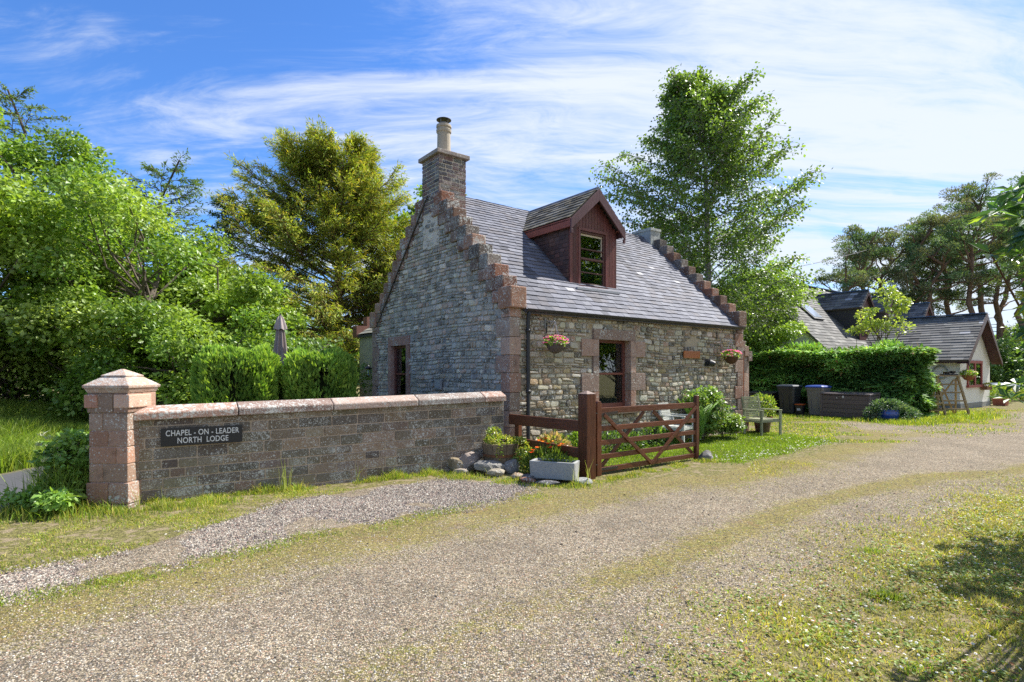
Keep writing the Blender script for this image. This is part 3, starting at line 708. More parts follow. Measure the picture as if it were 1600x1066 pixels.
for sg in (-1, 1):
    a = np.array([DC, vf-.03, DR+.01]); b = np.array([DC+sg*(hw+.0), vf-.03, DR+.02-hw*.93])
    mb.hexa([b+[0, 0, -.22], a+[0, 0, -.25], a+[0, .035, -.25], b+[0, .035, -.22], b, a, a+[0, .035, 0], b+[0, .035, 0]], PUR)
    mb.bb(min(b[0], b[0]-sg*.06), max(b[0], b[0]-sg*.06), vf-.025, vf+.01, b[2]-.30, b[2]-.21, PUR)
    mb.bb(DC+sg*.815-.015, DC+sg*.815+.015, vf+.01, (DE-EZ)/TT+.05, DE-.15, DE+.03, (.26, .075, .05) if sg < 0 else PUR)
    mb.bb(min(DC+sg*.70, DC+sg*.79), max(DC+sg*.70, DC+sg*.79), vf+.01, (DE-EZ)/TT, DE-.02, DE, (.2, .07, .05))
mb.build('bargeboard', M['wood'], dm, bevel=.004)
mb = MB()
for sg in (-1, 1):    # lead soakers and valley
    u = DU0-.07 if sg < 0 else DU1-.01
    mb.hexa([(u, DV, EZ+TT*DV+.012), (u+.08, DV, EZ+TT*DV+.012), (u+.08, 2.1, EZ+TT*2.1+.012), (u, 2.1, EZ+TT*2.1+.012), (u, DV, EZ+TT*DV+.03), (u+.08, DV, EZ+TT*DV+.03), (u+.08, 2.1, EZ+TT*2.1+.03), (u, 2.1, EZ+TT*2.1+.03)], (.26, .27, .29))
    P0 = np.array([DC+sg*1.00, 2.06, EZ+TT*2.06+.055]); P1 = np.array([DC+sg*.18, 2.90, EZ+TT*2.90+.055])
    mb.beam(P0, P1, .26, .012, (.50, .51, .52), up=(0, -TT, 1))
mb.bb(2.12, 3.42, DV-.20, DV-.01, 3.30, 3.345, (.3, .31, .33))
mb.build('flashing', M['lead'], dm)
fr = sash(lodge, 'f', DV-.005, 2.36, 3.14, 3.42, 4.60, (.085, .03, .022), .5, .045, False, [3.72, 4.22], inner=(.04, .045, .045))
mb = MB(); mb.bb(2.40, 2.43, DV+.035, DV+.05, 4.12, 4.56, (.55, .45, .33)); mb.bb(2.43, 3.10, DV+.035, DV+.05, 4.51, 4.55, (.55, .45, .33)); mb.bb(3.06, 3.09, DV+.037, DV+.052, 4.12, 4.5, (.5, .42, .32)); mb.build('open_sash', M['white'], fr)
# porch at the far end
po = MB()
po.prism([(LL+.03, .22, -.1), (8.12, .22, -.1), (8.12, .22, 2.02), (LL+.03, .22, 2.34)], (0, 1.6, 0), (.3, .2, .15))
for k, (z0, z1) in enumerate(((-.05, .5), (.5, 1.05), (1.05, 1.55), (1.55, 1.98))): po.bb(7.93, 8.16, .18, .45, z0, z1-.006, np.array(RED[k])*1.1); 
po.bb(LL+.02, 8.16, .185, .4, 1.985, 2.10, (.33, .2, .15))
for k in range(4):
    a = LL+.03+k*.17; zt = 2.52-k*.13
    po.bb(a, a+.19, .14, .5, zt-.26, zt, np.array(RED[k])*.75)
po.build('porch', M['redstone'], lodge, bevel=.006)
mb = MB(); mb.bb(LL+.05, 7.92, .19, .215, 0, 1.98, (.36, .10, .035)); mb.bb(LL+.05, 7.66, .17, .19, 0, 1.98, (.06, .02, .012)); mb.bb(7.70, 7.88, .18, .19, 1.1, 1.9, (.42, .13, .05)); mb.bb(7.70, 7.88, .18, .19, .1, 1.0, (.42, .13, .05)); mb.build('porch_door', M['wood'], lodge)
# rear offshoot seen past the gable
mb = MB(); mb.bb(1.05, 3.2, WW+.02, 9.42, -.1, 2.74, (.42, .40, .31)); mb.build('rear_wall', M['render_old'], lodge)
mb = MB(); Sr = nrm([1, 0, .62]); Nr = nrm([-.62, 0, 1])
slates(mb, (.95, WW+.03, 2.76), (0, 1, 0), Sr, Nr, 1.6, 3.42, .34, .22, .18, 91, None, ((.25, .24, .20), (.30, .29, .24), (.21, .21, .19)))
mb.prism([(.95, WW+.03, 2.72), (2.4, WW+.03, 3.62), (2.4, WW+.03, 3.5), (.97, WW+.03, 2.66)], (0, 3.42, 0), (.1, .1, .1))
mb.bb(.9, 1.25, 9.3, 9.62, 2.68, 3.05, (.24, .12, .09)); mb.bb(1.25, 1.6, 9.3, 9.62, 2.9, 3.35, (.24, .12, .09)); mb.bb(1.9, 2.3, 8.3, 8.7, 2.9, 3.42, (.2, .1, .08))
mb.build('rear_roof', M['slate'], lodge)
# lantern on the gable corner
la = thing('wall_lantern', 'black metal lantern on a bracket at the left edge of the grey stone gable', 'lantern', LW(-.02, 5.9, 1.55), ANG)
mb = MB(); mb.beam((0, .06, .12), (0, .30, .16), .02, .02, (.02, .02, .02)); mb.lathe([(.0, .22), (.10, .13), (.10, .12), (.065, .10)], (0, .30, 0), 6, (.02, .02, .02)); mb.lathe([(.05, -.08), (.055, -.07), (.0, -.11)], (0, .30, 0), 6, (.02, .02, .02))
for k in range(6): a = k*math.pi/3; mb.tube([(.05*math.cos(a), .30+.05*math.sin(a), -.07), (.068*math.cos(a), .30+.068*math.sin(a), .11)], .006, 4, (.02, .02, .02))
mb.build('lantern_frame', M['metal'], la)
mb = MB(); mb.lathe([(.046, -.07), (.062, .10)], (0, .30, 0), 6, (.5, .45, .3)); mb.build('lantern_glass', M['glass'], la)
# ------------------------------------------------------------------ boundary wall, gate pier, nameplate
W0 = np.array([-4.50, 6.72, 0]); W1 = np.array([-.13, 9.52, 0]); WD = nrm(W1-W0); WL = np.linalg.norm(W1-W0); WA = math.atan2(WD[1], WD[0])
bw = thing('boundary_wall', 'low grey coursed stone wall with sandstone coping running from the pier to the lodge', 'wall', tuple(W0), WA)
def ctop(s): return 1.01+.085*s/WL
mb = MB(); mb.hexa([(0, .02, -.15), (WL, .02, -.15), (WL, .34, -.15), (0, .34, -.15), (0, .02, ctop(0)), (WL, .02, ctop(WL)), (WL, .34, ctop(WL)), (0, .34, ctop(0))], (.42, .34, .26), 1)
def wallmap(s, z, d): return np.stack([s, .02-d, z*(ctop(s)/1.01)], -1)
stones(mb, wallmap, 0, WL, -.12, 1.01, (.105, .165), (.16, .50), .12, .013, COURSE, 31, None, .02, .016)
stones(mb, lambda s, z, d: np.stack([s, .34+d, z*(ctop(s)/1.01)], -1), 0, WL, -.12, 1.0, (.1, .16), (.2, .44), .12, .02, COURSE, 32, None, .01, .011)
mb.build('wall', [M['ashlar'], M['mortar']], bw)
mb = MB(); s = -.02; k = 0; r = np.random.default_rng(8)
while s < WL-.05:
    L_ = min(r.uniform(.95, 1.5), WL-s); 
    if WL-(s+L_) < .4: L_ = WL-s
    c = np.array(RED[k % 4])*r.uniform(.85, 1.1)*np.array([1, 1.12, 1.2])
    a, b = s+.005, s+L_-.005; za, zb = ctop(a), ctop(b)
    pr = [(-.075, 0), (.43, 0), (.43, .085), (.30, .155), (.10, .165), (-.06, .10), (-.075, .085)]
    v = [(a, y, za+z+r.uniform(-.002, .002)) for y, z in pr]; n_ = len(pr)
    mb.add(v+[(b, y, zb+z) for y, z in pr], [[i, (i+1) % n_, (i+1) % n_+n_, i+n_] for i in range(n_)], c)
    mb.F.setdefault((n_, 0), []).append(np.array([np.arange(n_)[::-1], np.arange(n_)+n_])+mb.n-2*n_)
    s += L_; k += 1
mb.build('coping', M['cope'], bw, bevel=.012)

pr_ = thing('gate_pier', 'square red sandstone pier with a pyramid cap at the left end of the wall', 'pier', (-4.70, 6.80, 0), rad(-2))
mb = MB(); r = np.random.default_rng(4); hw = .235
mb.bb(-hw+.012, hw-.012, -hw+.012, hw-.012, -.1, 1.36, (.30, .22, .17))
z = -.12
for k, h in enumerate((.17, .25, .215, .20, .19, .205, .235)):
    hh_ = hw+.02 if k < 2 else (hw+.012 if k == 6 else hw)
    c = lambda: np.array(RED[r.integers(0, 4)])*r.uniform(.7, 1.25)*np.array([1.05, 1.05, 1.0])
    sp_ = r.uniform(-.1, .1)
    for (a, b) in ((-hh_, sp_), (sp_, hh_)):
        mb.bb(a+.003, b-.003, -hh_+r.uniform(-.002, .002), 0, z+.004, z+h-.004, c())
    for (a, b) in ((-hh_, -sp_), (-sp_, hh_)): mb.bb(a+.003, b-.003, .001, hh_, z+.004, z+h-.004, c())
    z += h
mb.bb(-hw-.035, -hw+.12, -hw-.03, -hw+.14, 1.17, 1.325, (.26, .14, .10)); mb.bb(hw-.16, hw+.03, -hw-.02, hw-.1, 1.17, 1.325, (.36, .24, .18))
mb.build('shaft', M['redstone'], pr_, bevel=.01)
mb = MB(); c = (.28, .20, .155)
def slab(z0, z1, a, b): mb.hexa([(-a, -a, z0), (a, -a, z0), (a, a, z0), (-a, a, z0), (-b, -b, z1), (b, -b, z1), (b, b, z1), (-b, b, z1)], c)
slab(1.345, 1.385, hw+.008, hw+.028); slab(1.385, 1.40, hw+.028, hw+.034); slab(1.40, 1.43, hw+.042, hw+.048); slab(1.43, 1.535, hw+.048, .145); slab(1.535, 1.548, .155, .155); slab(1.548, 1.625, .155, .012)
mb.build('pyramid_cap', M['cope'], pr_, bevel=.006)

sg_ = thing('nameplate', 'long black nameplate with worn white capitals fixed on the coursed stone wall', 'sign', tuple(W0+WD*.26), WA)
mb = MB(); mb.bb(0, .90, -.045, -.022, .682, .900, (.012, .012, .013))
mb.build('plate', M['paint'], sg_, bevel=.004)
def text(body, x, z, size, parent, y=-.047):
    cu = D.curves.new('lettering', 'FONT'); cu.body = body; cu.size = size; cu.extrude = .0012; cu.offset = .0011; cu.align_x = 'CENTER'; cu.space_character = 1.06
    o = D.objects.new('tmp', cu); COL.objects.link(o)
    bpy.context.view_layer.update()
    me = D.meshes.new_from_object(o.evaluated_get(bpy.context.evaluated_depsgraph_get())); D.objects.remove(o)
    me.name = 'lettering'; me.materials.clear(); me.materials.append(M['white'])
    a = me.attributes.new('col', 'FLOAT_COLOR', 'POINT'); a.data.foreach_set('color', np.tile([.62, .62, .60, 1], len(me.vertices)))
    o = D.objects.new('lettering', me); COL.objects.link(o); o.parent = parent; o.location = (x, y, z); o.rotation_euler = (rad(90), 0, 0); return o
text('CHAPEL - ON - LEADER', .455, .807, .094, sg_).scale = (.78, 1.05, 1)
text('NORTH  LODGE', .455, .713, .094, sg_).scale = (.78, 1.05, 1)

# ------------------------------------------------------------------ gate, post and rail fence
BR = (.105, .036, .017); BR2 = (.13, .05, .032)
def wc(s=1): return np.array(BR)*R.uniform(.8, 1.25)*s
G0 = np.array([1.31, 8.60, 0]); G1 = np.array([3.33, 10.18, 0]); GD = nrm(G1-G0); GL = np.linalg.norm(G1-G0); GA = math.atan2(GD[1], GD[0])
gp = thing('gate_post', 'thick square dark brown gate post with a low pyramid top', 'post', (1.12, 8.42, 0), ANG)
mb = MB(); q_ = .095
mb.bb(-q_, q_, -q_, q_, -.2, 1.26, wc()); mb.build('post', M['wood'], gp, bevel=.008)
mb = MB(); mb.hexa([(-q_, -q_, 1.262), (q_, -q_, 1.262), (q_, q_, 1.262), (-q_, q_, 1.262), (-.01, -.01, 1.305), (.01, -.01, 1.305), (.01, .01, 1.305), (-.01, .01, 1.305)], (.22, .16, .13)); mb.build('post_top', M['wood'], gp)
for z in (.96, .18): mb = MB(); mb.beam((.09, 0, z), (.22, 0, z), .03, .012, (.03, .025, .02)); mb.build('hinge_pin', M['metal'], gp)
gt = thing('field_gate', 'dark brown five-bar timber gate standing closed beside the thick gate post', 'gate', tuple(G0), GA)
def gstile(x, w_, z0, z1, name):
    mb = MB(); mb.bb(x-w_/2, x+w_/2, -.035, .035, z0, z1-.03, wc(1.1)); mb.prism([(x-w_/2, -.035, z1-.03), (x+w_/2, -.035, z1-.03), (x+w_/4, -.035, z1), (x-w_/4, -.035, z1)], (0, .07, 0), wc(1.2)); mb.build(name, M['wood'], gt, bevel=.006)
gstile(0, .10, .0, 1.14, 'hinge_stile'); gstile(GL, .085, -.02, 1.16, 'latch_stile')
for zc, h in ((.99, .095), (.715, .078), (.50, .078), (.285, .078), (.085, .078)):
    mb = MB(); mb.bb(.05, GL-.042, -.022, .020, zc-h/2, zc+h/2, wc()); mb.build('rail', M['woodh'], gt, bevel=.005)
xm = GL*.49
for (p0, p1, y) in (((.10, .93), (xm, .07), -.036), ((GL-.06, .96), (xm, .07), -.037), ((.08, .10), (xm-.12, .93), .034), ((xm+.12, .93), (GL-.07, .12), .035)):
    mb = MB(); mb.beam((p0[0], y, p0[1]), (p1[0], y, p1[1]), .026, .06, wc(1.15), up=(0, 0, 1)); mb.build('brace', M['woodh'], gt, bevel=.004)
for za, zb in ((.93, .955), (.10, .095)): mb = MB(); mb.beam((-.02, -.028, za), (.42, -.028, zb), .008, .04, (.03, .022, .018)); mb.build('strap_hinge', M['metal'], gt)
F0 = np.array([-.04, 9.42, 0]); F1 = np.array([1.04, 8.44, 0]); FD = nrm(F1-F0); FL = np.linalg.norm(F1-F0)
fe = thing('rail_fence', 'short dark brown two-rail fence between the lodge corner and the gate post', 'fence', tuple(F0), math.atan2(FD[1], FD[0]))
for za, zb, h in ((.80, .775, .165), (.435, .37, .15)):
    mb = MB(); mb.hexa([(-.0, -.025, za-h/2), (FL, -.025, zb-h/2), (FL, .02, zb-h/2), (0, .02, za-h/2), (0, -.025, za+h/2), (FL, -.025, zb+h/2), (FL, .02, zb+h/2), (0, .02, za+h/2)], wc(1.0)); mb.build('rail', M['woodh'], fe, bevel=.006)
mb = MB(); mb.bb(.09, .18, .022, .11, -.2, .86, wc(1.5)); mb.build('post', M['wood'], fe, bevel=.006)

# ------------------------------------------------------------------ planters, rocks
def rock(name, loc, sx, sy, sz, col, seed, label, rz=0., group=None):
    import bmesh
    bm = bmesh.new(); bmesh.ops.create_icosphere(bm, subdivisions=3, radius=1)
    v = np.array([k.co[:] for k in bm.verts]); f = np.array([[q.index for q in p.verts] for p in bm.faces]); bm.free()
    r = np.random.default_rng(seed); d = np.ones(len(v))
    for k in range(9):
        n_ = runit_r(r); c_ = r.uniform(.55, .85); pr2 = v@n_; over = np.maximum(pr2-c_, 0); v = v-over[:, None]*n_*.85
    v = v*(1+.05*np.sin(v@(r.normal(size=3)*6)))[:, None]
    mb = MB(); mb.add(v*np.array([sx, sy, sz])/2/.85, f, np.array(col)*.62); o = mb.build(name, M['rock'], None, smooth=False)
    o.location = loc; o.rotation_euler = (r.uniform(-.15, .15), r.uniform(-.15, .15), rz); tag(o, label, 'rock', group)
    return o
def runit_r(r): k = r.normal(size=3); return k/np.linalg.norm(k)
RG = 'rocks edging the bed by the wall end'
rock('rock', (-.86, 8.95, .10), .33, .26, .26, (.25, .20, .13), 1, 'rounded tan rock leftmost of the rocks at the wall foot', 0, RG)
rock('rock', (-.66, 8.98, .14), .36, .26, .34, (.27, .22, .19), 2, 'tallest upright pinkish rock left of the half-barrel planter', .6, RG)
rock('rock', (-.33, 8.74, .12), .46, .24, .20, (.24, .23, .21), 3, 'wide lichen-spotted rock lying in front of the half-barrel planter', .2, RG)
rock('rock', (-.02, 8.76, .12), .24, .24, .24, (.21, .20, .19), 4, 'round dark grey boulder between the barrel planter and the stone trough', 0, RG)
rock('rock', (-.24, 8.52, .05), .26, .17, .13, (.34, .30, .23), 5, 'pale cream rock low in front of the wide lichen-spotted rock', .1, RG)
rock('rock', (.07, 8.33, .05), .17, .14, .12, (.33, .24, .15), 6, 'small tan stone just left of the long flat slab by the trough', 0, RG)
rock('rock', (.26, 8.26, .035), .38, .20, .10, (.14, .13, .13), 7, 'long flat dark slab lying at the left foot of the trough', -.3, RG)
rock('rock', (.22, 8.05, .03), .22, .14, .09, (.24, .13, .09), 8, 'small reddish stone in front of the flat dark slab', .2, RG)
rock('rock', (1.00, 7.98, .03), .24, .16, .11, (.33, .33, .31), 9, 'pale grey stone at the foot of the thick gate post', -.3, RG)
rock('rock', (-.78, 8.72, .03), .22, .16, .12, (.32, .27, .22), 10, 'light stone below the leftmost tan rock', .4, RG)
rock('rock', (3.47, 10.12, .06), .26, .24, .22, (.16, .15, .14), 11, 'dark round stone propping the free end of the gate', .4)
rock('rock', (.50, 7.92, .02), .34, .2, .08, (.12, .115, .115), 12, 'flat dark stone on the gravel in front of the trough', -.4, RG)

def foliage_clump(mb, c, rx, ry, rz, n, L, W, cols, up=.4, seed=1):
    r = np.random.default_rng(seed)
    d = nrm(r.normal(size=(n, 3))); rad_ = r.uniform(.35, 1, n)**.5
    P = np.asarray(c)+d*rad_[:, None]*np.array([rx, ry, rz]); T = nrm(d+r.normal(size=(n, 3))*.5+[0, 0, up]); N_ = nrm(d*.6+r.normal(size=(n, 3))*.5+[0, 0, .6])
    cols = np.array(cols); cc = cols[r.integers(0, len(cols), n)]*r.uniform(.75, 1.25, (n, 1))
    mb.leaves(P, T, N_, L*r.uniform(.7, 1.3, n), W*r.uniform(.7, 1.3, n), cc)
GRN = [(.07, .12, .02), (.10, .16, .025), (.05, .09, .018), (.13, .18, .03)]
YG = [(.14, .17, .025), (.10, .14, .025), (.07, .11, .018), (.19, .19, .04)]
ba = thing('half_barrel', 'weathered half-barrel planter with a rusty hoop, standing among rocks at the wall end', 'planter', (-.19, 9.06, .08), 0)
mb = MB(); ns = 16
for k in range(ns):
    a0 = 2*math.pi*k/ns+.012; a1 = 2*math.pi*(k+1)/ns-.012; c = np.array((.19, .145, .095))*R.uniform(.6, 1.2)
    def pp(a, rr, z): return (rr*math.cos(a), rr*math.sin(a), z)
    mb.hexa([pp(a0, .235, 0), pp(a1, .235, 0), pp(a1, .21, 0), pp(a0, .21, 0), pp(a0, .30, .37), pp(a1, .30, .37), pp(a1, .275, .37), pp(a0, .275, .37)], c)
mb.build('staves', M['oldwood'], ba)
mb = MB(); mb.lathe([(.266, .165), (.276, .165), (.285, .205), (.272, .205)], (0, 0, 0), 32, (.17, .075, .035)); mb.build('hoop', M['metal'], ba)
mb = MB(); mb.lathe([(.26, .30), (.12, .34), (0, .345)], (0, 0, 0), 16, (.04, .03, .02)); mb.build('soil', M['soil'], ba)
mb = MB(); foliage_clump(mb, (.02, 0, .40), .27, .25, .07, 600, .045, .03, YG+[(.3, .28, .08)], .3, 5); foliage_clump(mb, (.30, -.05, .33), .14, .12, .14, 260, .045, .028, YG, 0, 6); foliage_clump(mb, (-.1, 0, .48), .12, .12, .14, 200, .05, .03, YG, .5, 9); foliage_clump(mb, (0, -.27, .28), .05, .05, .14, 60, .04, .03, YG, 0, 7)
mb.build('plant', M['leaf'], ba)
tr_ = thing('stone_trough', 'long pale grey concrete trough set on dark slabs by the gate post', 'planter', (.62, 8.20, .05), math.atan2(-.36, .62)*.72)
mb = MB(); c = (.29, .295, .285)
def tapb(x0, x1, y0, y1, z0, z1, k=.95): mb.hexa([(x0*k, y0, z0), (x1*k, y0, z0), (x1*k, y1, z0), (x0*k, y1, z0), (x0, y0, z1), (x1, y0, z1), (x1, y1, z1), (x0, y1, z1)], c)
tapb(-.34, .34, -.15, -.11, 0, .25); tapb(-.34, .34, .11, .15, 0, .25); mb.bb(-.338, -.29, -.109, .109, 0, .25, c); mb.bb(.29, .338, -.109, .109, 0, .25, c); mb.bb(-.29, .29, -.109, .109, 0, .1, c)
mb.build('trough', M['concrete'], tr_, bevel=.012)
mb = MB(); mb.bb(-.288, .288, -.108, .108, .12, .225, (.035, .028, .02)); mb.build('soil', M['soil'], tr_)
mb = MB(); foliage_clump(mb, (.05, 0, .26), .26, .1, .06, 300, .05, .015, GRN, .8, 8); mb.build('plant', M['grass'], tr_)

def flower_heads(mb, P, s, cols, seed, petals=5):
    r = np.random.default_rng(seed); n = len(P)
    for k in range(petals):
        a = 2*math.pi*k/petals+r.uniform(0, 1, n)
        T = np.stack([np.cos(a), np.sin(a), np.full(n, .45)], -1)+r.normal(size=(n, 3))*.15
        cc = np.array(cols)[r.integers(0, len(cols), n)]*r.uniform(.85, 1.15, (n, 1))
        mb.leaves(P, T, nrm(np.array([0, 0, 1.])+r.normal(size=(n, 3))*.25), s*r.uniform(.8, 1.2, n), s*.8, cc, .05)
pop = thing('poppy_clump', 'clump of orange poppies in rough grass behind the stone trough', 'flowers', (.42, 8.62, 0), 0)
r = np.random.default_rng(2); hp = np.array([(-.10, -.1, .40), (-.03, -.12, .44), (.06, -.05, .52), (.0, .0, .53), (.14, -.08, .50), (.20, .02, .51), (.16, -.12, .44), (.30, -.08, .46), (.33, -.1, .49), (-.13, -.15, .37), (.10, .05, .55)])
for k_, h1 in enumerate(hp): mb = MB(); flower_heads(mb, h1[None], .052, [(.75, .13, .015), (.78, .22, .02), (.70, .06, .02), (.8, .33, .04)], 3+k_, 6); mb.build('flower', M['petal'], pop)
mb = MB()
for h in hp: mb.tube([(h[0]*.7, h[1]*.5, 0), (h[0]*.9, h[1]*.9, h[2]*.6), tuple(h)], .003, 4, (.06, .10, .03))
foliage_clump(mb, (.1, 0, .18), .35, .2, .2, 900, .13, .018, GRN+[(.12, .18, .04)], 1.2, 4)
mb.build('foliage', M['grass'], pop)

# hanging baskets
def basket(loc, rz, label, s=1., group='hanging baskets of flowers', flowers=True, bk=(.10, .07, .05), nf=46, fcol=((.62, .10, .30), (.72, .22, .42), (.60, .05, .18), (.75, .35, .5)), base=None):
    t_ = thing('hanging_basket', label, 'hanging basket', loc, rz, group)
    mb = MB(); mb.beam((0, .28*s, .44*s), (0, 0, .40*s), .012, .012, (.35, .36, .36)); mb.beam((0, .285*s, .30*s), (0, .285*s, .48*s), .02, .01, (.3, .3, .3)); mb.tube([(0, .28*s, .32*s), (0, .12*s, .36*s), (0, .02*s, .42*s)], .006, 5, (.35, .36, .36)); mb.build('bracket', M['metal'], t_)
    mb = MB()
    for k in range(3): a = 2*math.pi*k/3+.5; mb.tube([(0, 0, .40*s), (.15*s*math.cos(a), .15*s*math.sin(a), .0)], .005, 4, (.5, .5, .5))
    mb.build('chain', M['metal'], t_)
    mb = MB(); mb.lathe([(.16*s, 0), (.165*s, -.01), (.15*s, -.08*s), (.10*s, -.15*s), (.03*s, -.18*s), (0, -.185*s)], (0, 0, 0), 16, bk); mb.lathe([(.155*s, -.01), (0, .0)], (0, 0, 0), 16, (.03, .02, .015)); mb.build('basket', M['oldwood'], t_)
    mb = MB(); foliage_clump(mb, (0, 0, .03*s), .22*s, .2*s, .10*s, 380, .05*s, .04*s, GRN+[(.2, .28, .05)], .3, int(loc[0]*10) % 50); mb.build('foliage', M['leaf'], t_)
    if flowers:
        r = np.random.default_rng(int(loc[0]*7) % 30); n = nf; d = nrm(r.normal(size=(n, 3))+[0, -.3, .8]); P = d*np.array([.25*s, .22*s, .12*s])+[0, 0, .03*s]
        mb = MB(); flower_heads(mb, P, .035*s, fcol, 4, 5); mb.build('flower', M['petal'], t_)
basket(LW(.80, -.30, 2.10), ANG, 'basket of pink flowers on a white bracket near the downpipe', 1.0, None, True, (.10, .08, .07), 60)
basket(LW(6.52, -.30, 1.96), ANG, 'basket of pink flowers at the porch end of the lodge wall', 1.05, None, True, (.09, .045, .025), 60)

# ------------------------------------------------------------------ garden chairs
def slat_chair(loc, rz, label, c, w_=.56, d_=.50, hb=.92):
    t_ = thing('garden_chair', label, 'chair', loc, rz, None)
    cc = lambda: np.array(c)*R.uniform(.8, 1.2)
    mb = MB()
    for k in range(6): x = -w_/2+.03; y = -d_/2+.04+k*(d_-.08)/5; mb.bb(-w_/2+.03, w_/2-.03, y-.033, y+.033, .395, .415, cc())
    mb.build('seat', M['oldwood'], t_)
    mb = MB(); n_ = 11
    for k in range(n_): z = .45+k*(hb-.47)/(n_-1); y = d_/2+.0+.10*(k/(n_-1))**1.3; mb.bb(-w_/2+.05, w_/2-.05, y-.009, y+.009, z-.017, z+.017, cc())
    for sx in (-1, 1): mb.beam((sx*(w_/2-.04), d_/2+.012, .41), (sx*(w_/2-.04), d_/2+.12, hb), .04, .03, cc(), up=(1, 0, 0))
    mb.build('backrest', M['oldwood'], t_)
    for sx in (-1, 1):
        mb = MB(); mb.bb(sx*w_/2-.03, sx*w_/2+.03, -d_/2-.04, d_/2+.04, .62, .645, cc()); mb.build('armrest', M['oldwood'], t_, bevel=.004)
        for yy, zt in ((-d_/2, .62), (d_/2, .62)):
            mb = MB(); mb.bb(sx*w_/2-.025, sx*w_/2+.025, yy-.025, yy+.025, 0, zt, cc()); mb.build('leg', M['oldwood'], t_, bevel=.004)
    mb = MB(); mb.bb(-w_/2, w_/2, -d_/2-.012, -d_/2+.012, .34, .392, cc()); mb.bb(-w_/2+.02, w_/2-.02, d_/2-.012, d_/2+.012, .34, .392, cc()); 
    for sx in (-1, 1): mb.bb(sx*w_/2-.012, sx*w_/2+.012, -d_/2+.03, d_/2-.03, .33, .39, cc())
    mb.build('seat_frame', M['oldwood'], t_)
    return t_
slat_chair((6.27, 14.12, 0), rad(24), 'weathered wooden armchair with a slatted back on the grass by the porch', (.30, .31, .20), .64, .54, .95)
slat_chair((3.62, 12.30, 0), rad(50), 'pale slatted garden chair seen through the bars of the gate', (.50, .51, .47), .54, .48, .90)
pt = thing('terracotta_pot', 'terracotta pot with a small bush behind the weathered armchair', 'plant pot', LW(8.30, -.12), 0)
mb = MB(); mb.lathe([(.0, 0), (.17, 0), (.23, .34), (.25, .34), (.25, .40), (.22, .40), (.21, .34), (0, .34)], (0, 0, 0), 20, (.28, .10, .05)); mb.build('pot', M['terracotta'], pt)
mb = MB(); foliage_clump(mb, (0, 0, .66), .34, .34, .33, 900, .07, .045, YG+GRN, .3, 12); mb.build('foliage', M['leaf'], pt)
mb = MB(); mb.lathe([(.0, 0), (.16, 0), (.2, .28), (.22, .28), (.22, .33), (.18, .33), (0, .3)], (0, 0, 0), 20, (.07, .035, .04)); o = mb.build('plant_pot', M['glaze'], None, label='dark purplish pot standing under the seat of the weathered armchair', cat='plant pot'); o.location = LW(7.98, -.30)

# ------------------------------------------------------------------ bins, storage boxes, ladder, blue pot
def wheelie(loc, rz, label, body, lid, hh_=1.0, w_=.54, d_=.62):
    t_ = thing('wheelie_bin', label, 'bin', loc, rz)
    mb = MB(); z0, z1 = .06, hh_-.07
    a, b, c_, d2 = w_*.40, d_*.36, w_*.49, d_*.47
    def ring(x, y, z, r_=.05): return [(-x+r_, -y, z), (x-r_, -y, z), (x, -y+r_, z), (x, y-r_, z), (x-r_, y, z), (-x+r_, y, z), (-x, y-r_, z), (-x, -y+r_, z)]
    rings = [ring(a, b, z0), ring(a*1.01, b*1.01, z0+.03), ring(c_*.985, d2*.985, z1-.09), ring(c_*1.05, d2*1.05, z1-.085), ring(c_*1.05, d2*1.05, z1)]
    mb.add(np.array(rings).reshape(-1, 3), [[i*8+j, i*8+(j+1) % 8, (i+1)*8+(j+1) % 8, (i+1)*8+j] for i in range(len(rings)-1) for j in range(8)], body)
    mb.F.setdefault((8, 0), []).append(np.array([np.arange(8)[::-1], np.arange(8)+32]))
    for x in (-.12, .12): mb.bb(x-.012, x+.012, -d2*.98, -d2*.9, .2, z1-.12, np.array(body)*.9)
    mb.build('body', M['plastic'], t_, bevel=.006)
    mb = MB(); rings = [ring(c_*1.12, d2*1.12, z1+.002), ring(c_*1.12, d2*1.12, z1+.03), ring(c_*.95, d2*.95, z1+.07), ring(c_*.5, d2*.5, z1+.085)]
    mb.add(np.array(rings).reshape(-1, 3), [[i*8+j, i*8+(j+1) % 8, (i+1)*8+(j+1) % 8, (i+1)*8+j] for i in range(3) for j in range(8)], lid)
    mb.F.setdefault((8, 0), []).append(np.array([np.arange(8)[::-1], np.arange(8)+24]))
    mb.build('lid', M['plastic'], t_, smooth=False)
    mb = MB(); mb.tube([(-c_*.8, d2*1.2, z1-.02), (c_*.8, d2*1.2, z1-.02)], .016, 8, lid)
    for x in (-c_*.8, c_*.8): mb.tube([(x, d2*1.2, z1-.02), (x, d2*.9, z1-.03)], .016, 8, lid)
    mb.build('handle', M['plastic'], t_)
    for sx in (-1, 1):
        mb = MB(); mb.tube([(sx*w_*.40, d2*.9, .10), (sx*w_*.49, d2*.9, .10)], .10, 18, (.015, .015, .015)); mb.tube([(sx*w_*.492, d2*.9, .10), (sx*w_*.50, d2*.9, .10)], .05, 12, (.05, .05, .05)); mb.build('wheel', M['plastic'], t_)
FB = ANG-rad(90)     # things that face down the drive with their backs to the hedge
wheelie(LW(14.75, 2.37), FB, 'black wheelie bin with dark grey lid left of the grey bin', (.035, .037, .04), (.035, .045, .065), 1.09, .64, .66)
wheelie(LW(14.75, 1.35), FB, 'grey wheelie bin with a bright blue lid', (.16, .155, .15), (.02, .06, .30), 1.09, .60, .66)
cd = thing('food_caddy', 'small black caddy with an orange lid between the two wheelie bins', 'bin', LW(14.55, 1.88), FB)
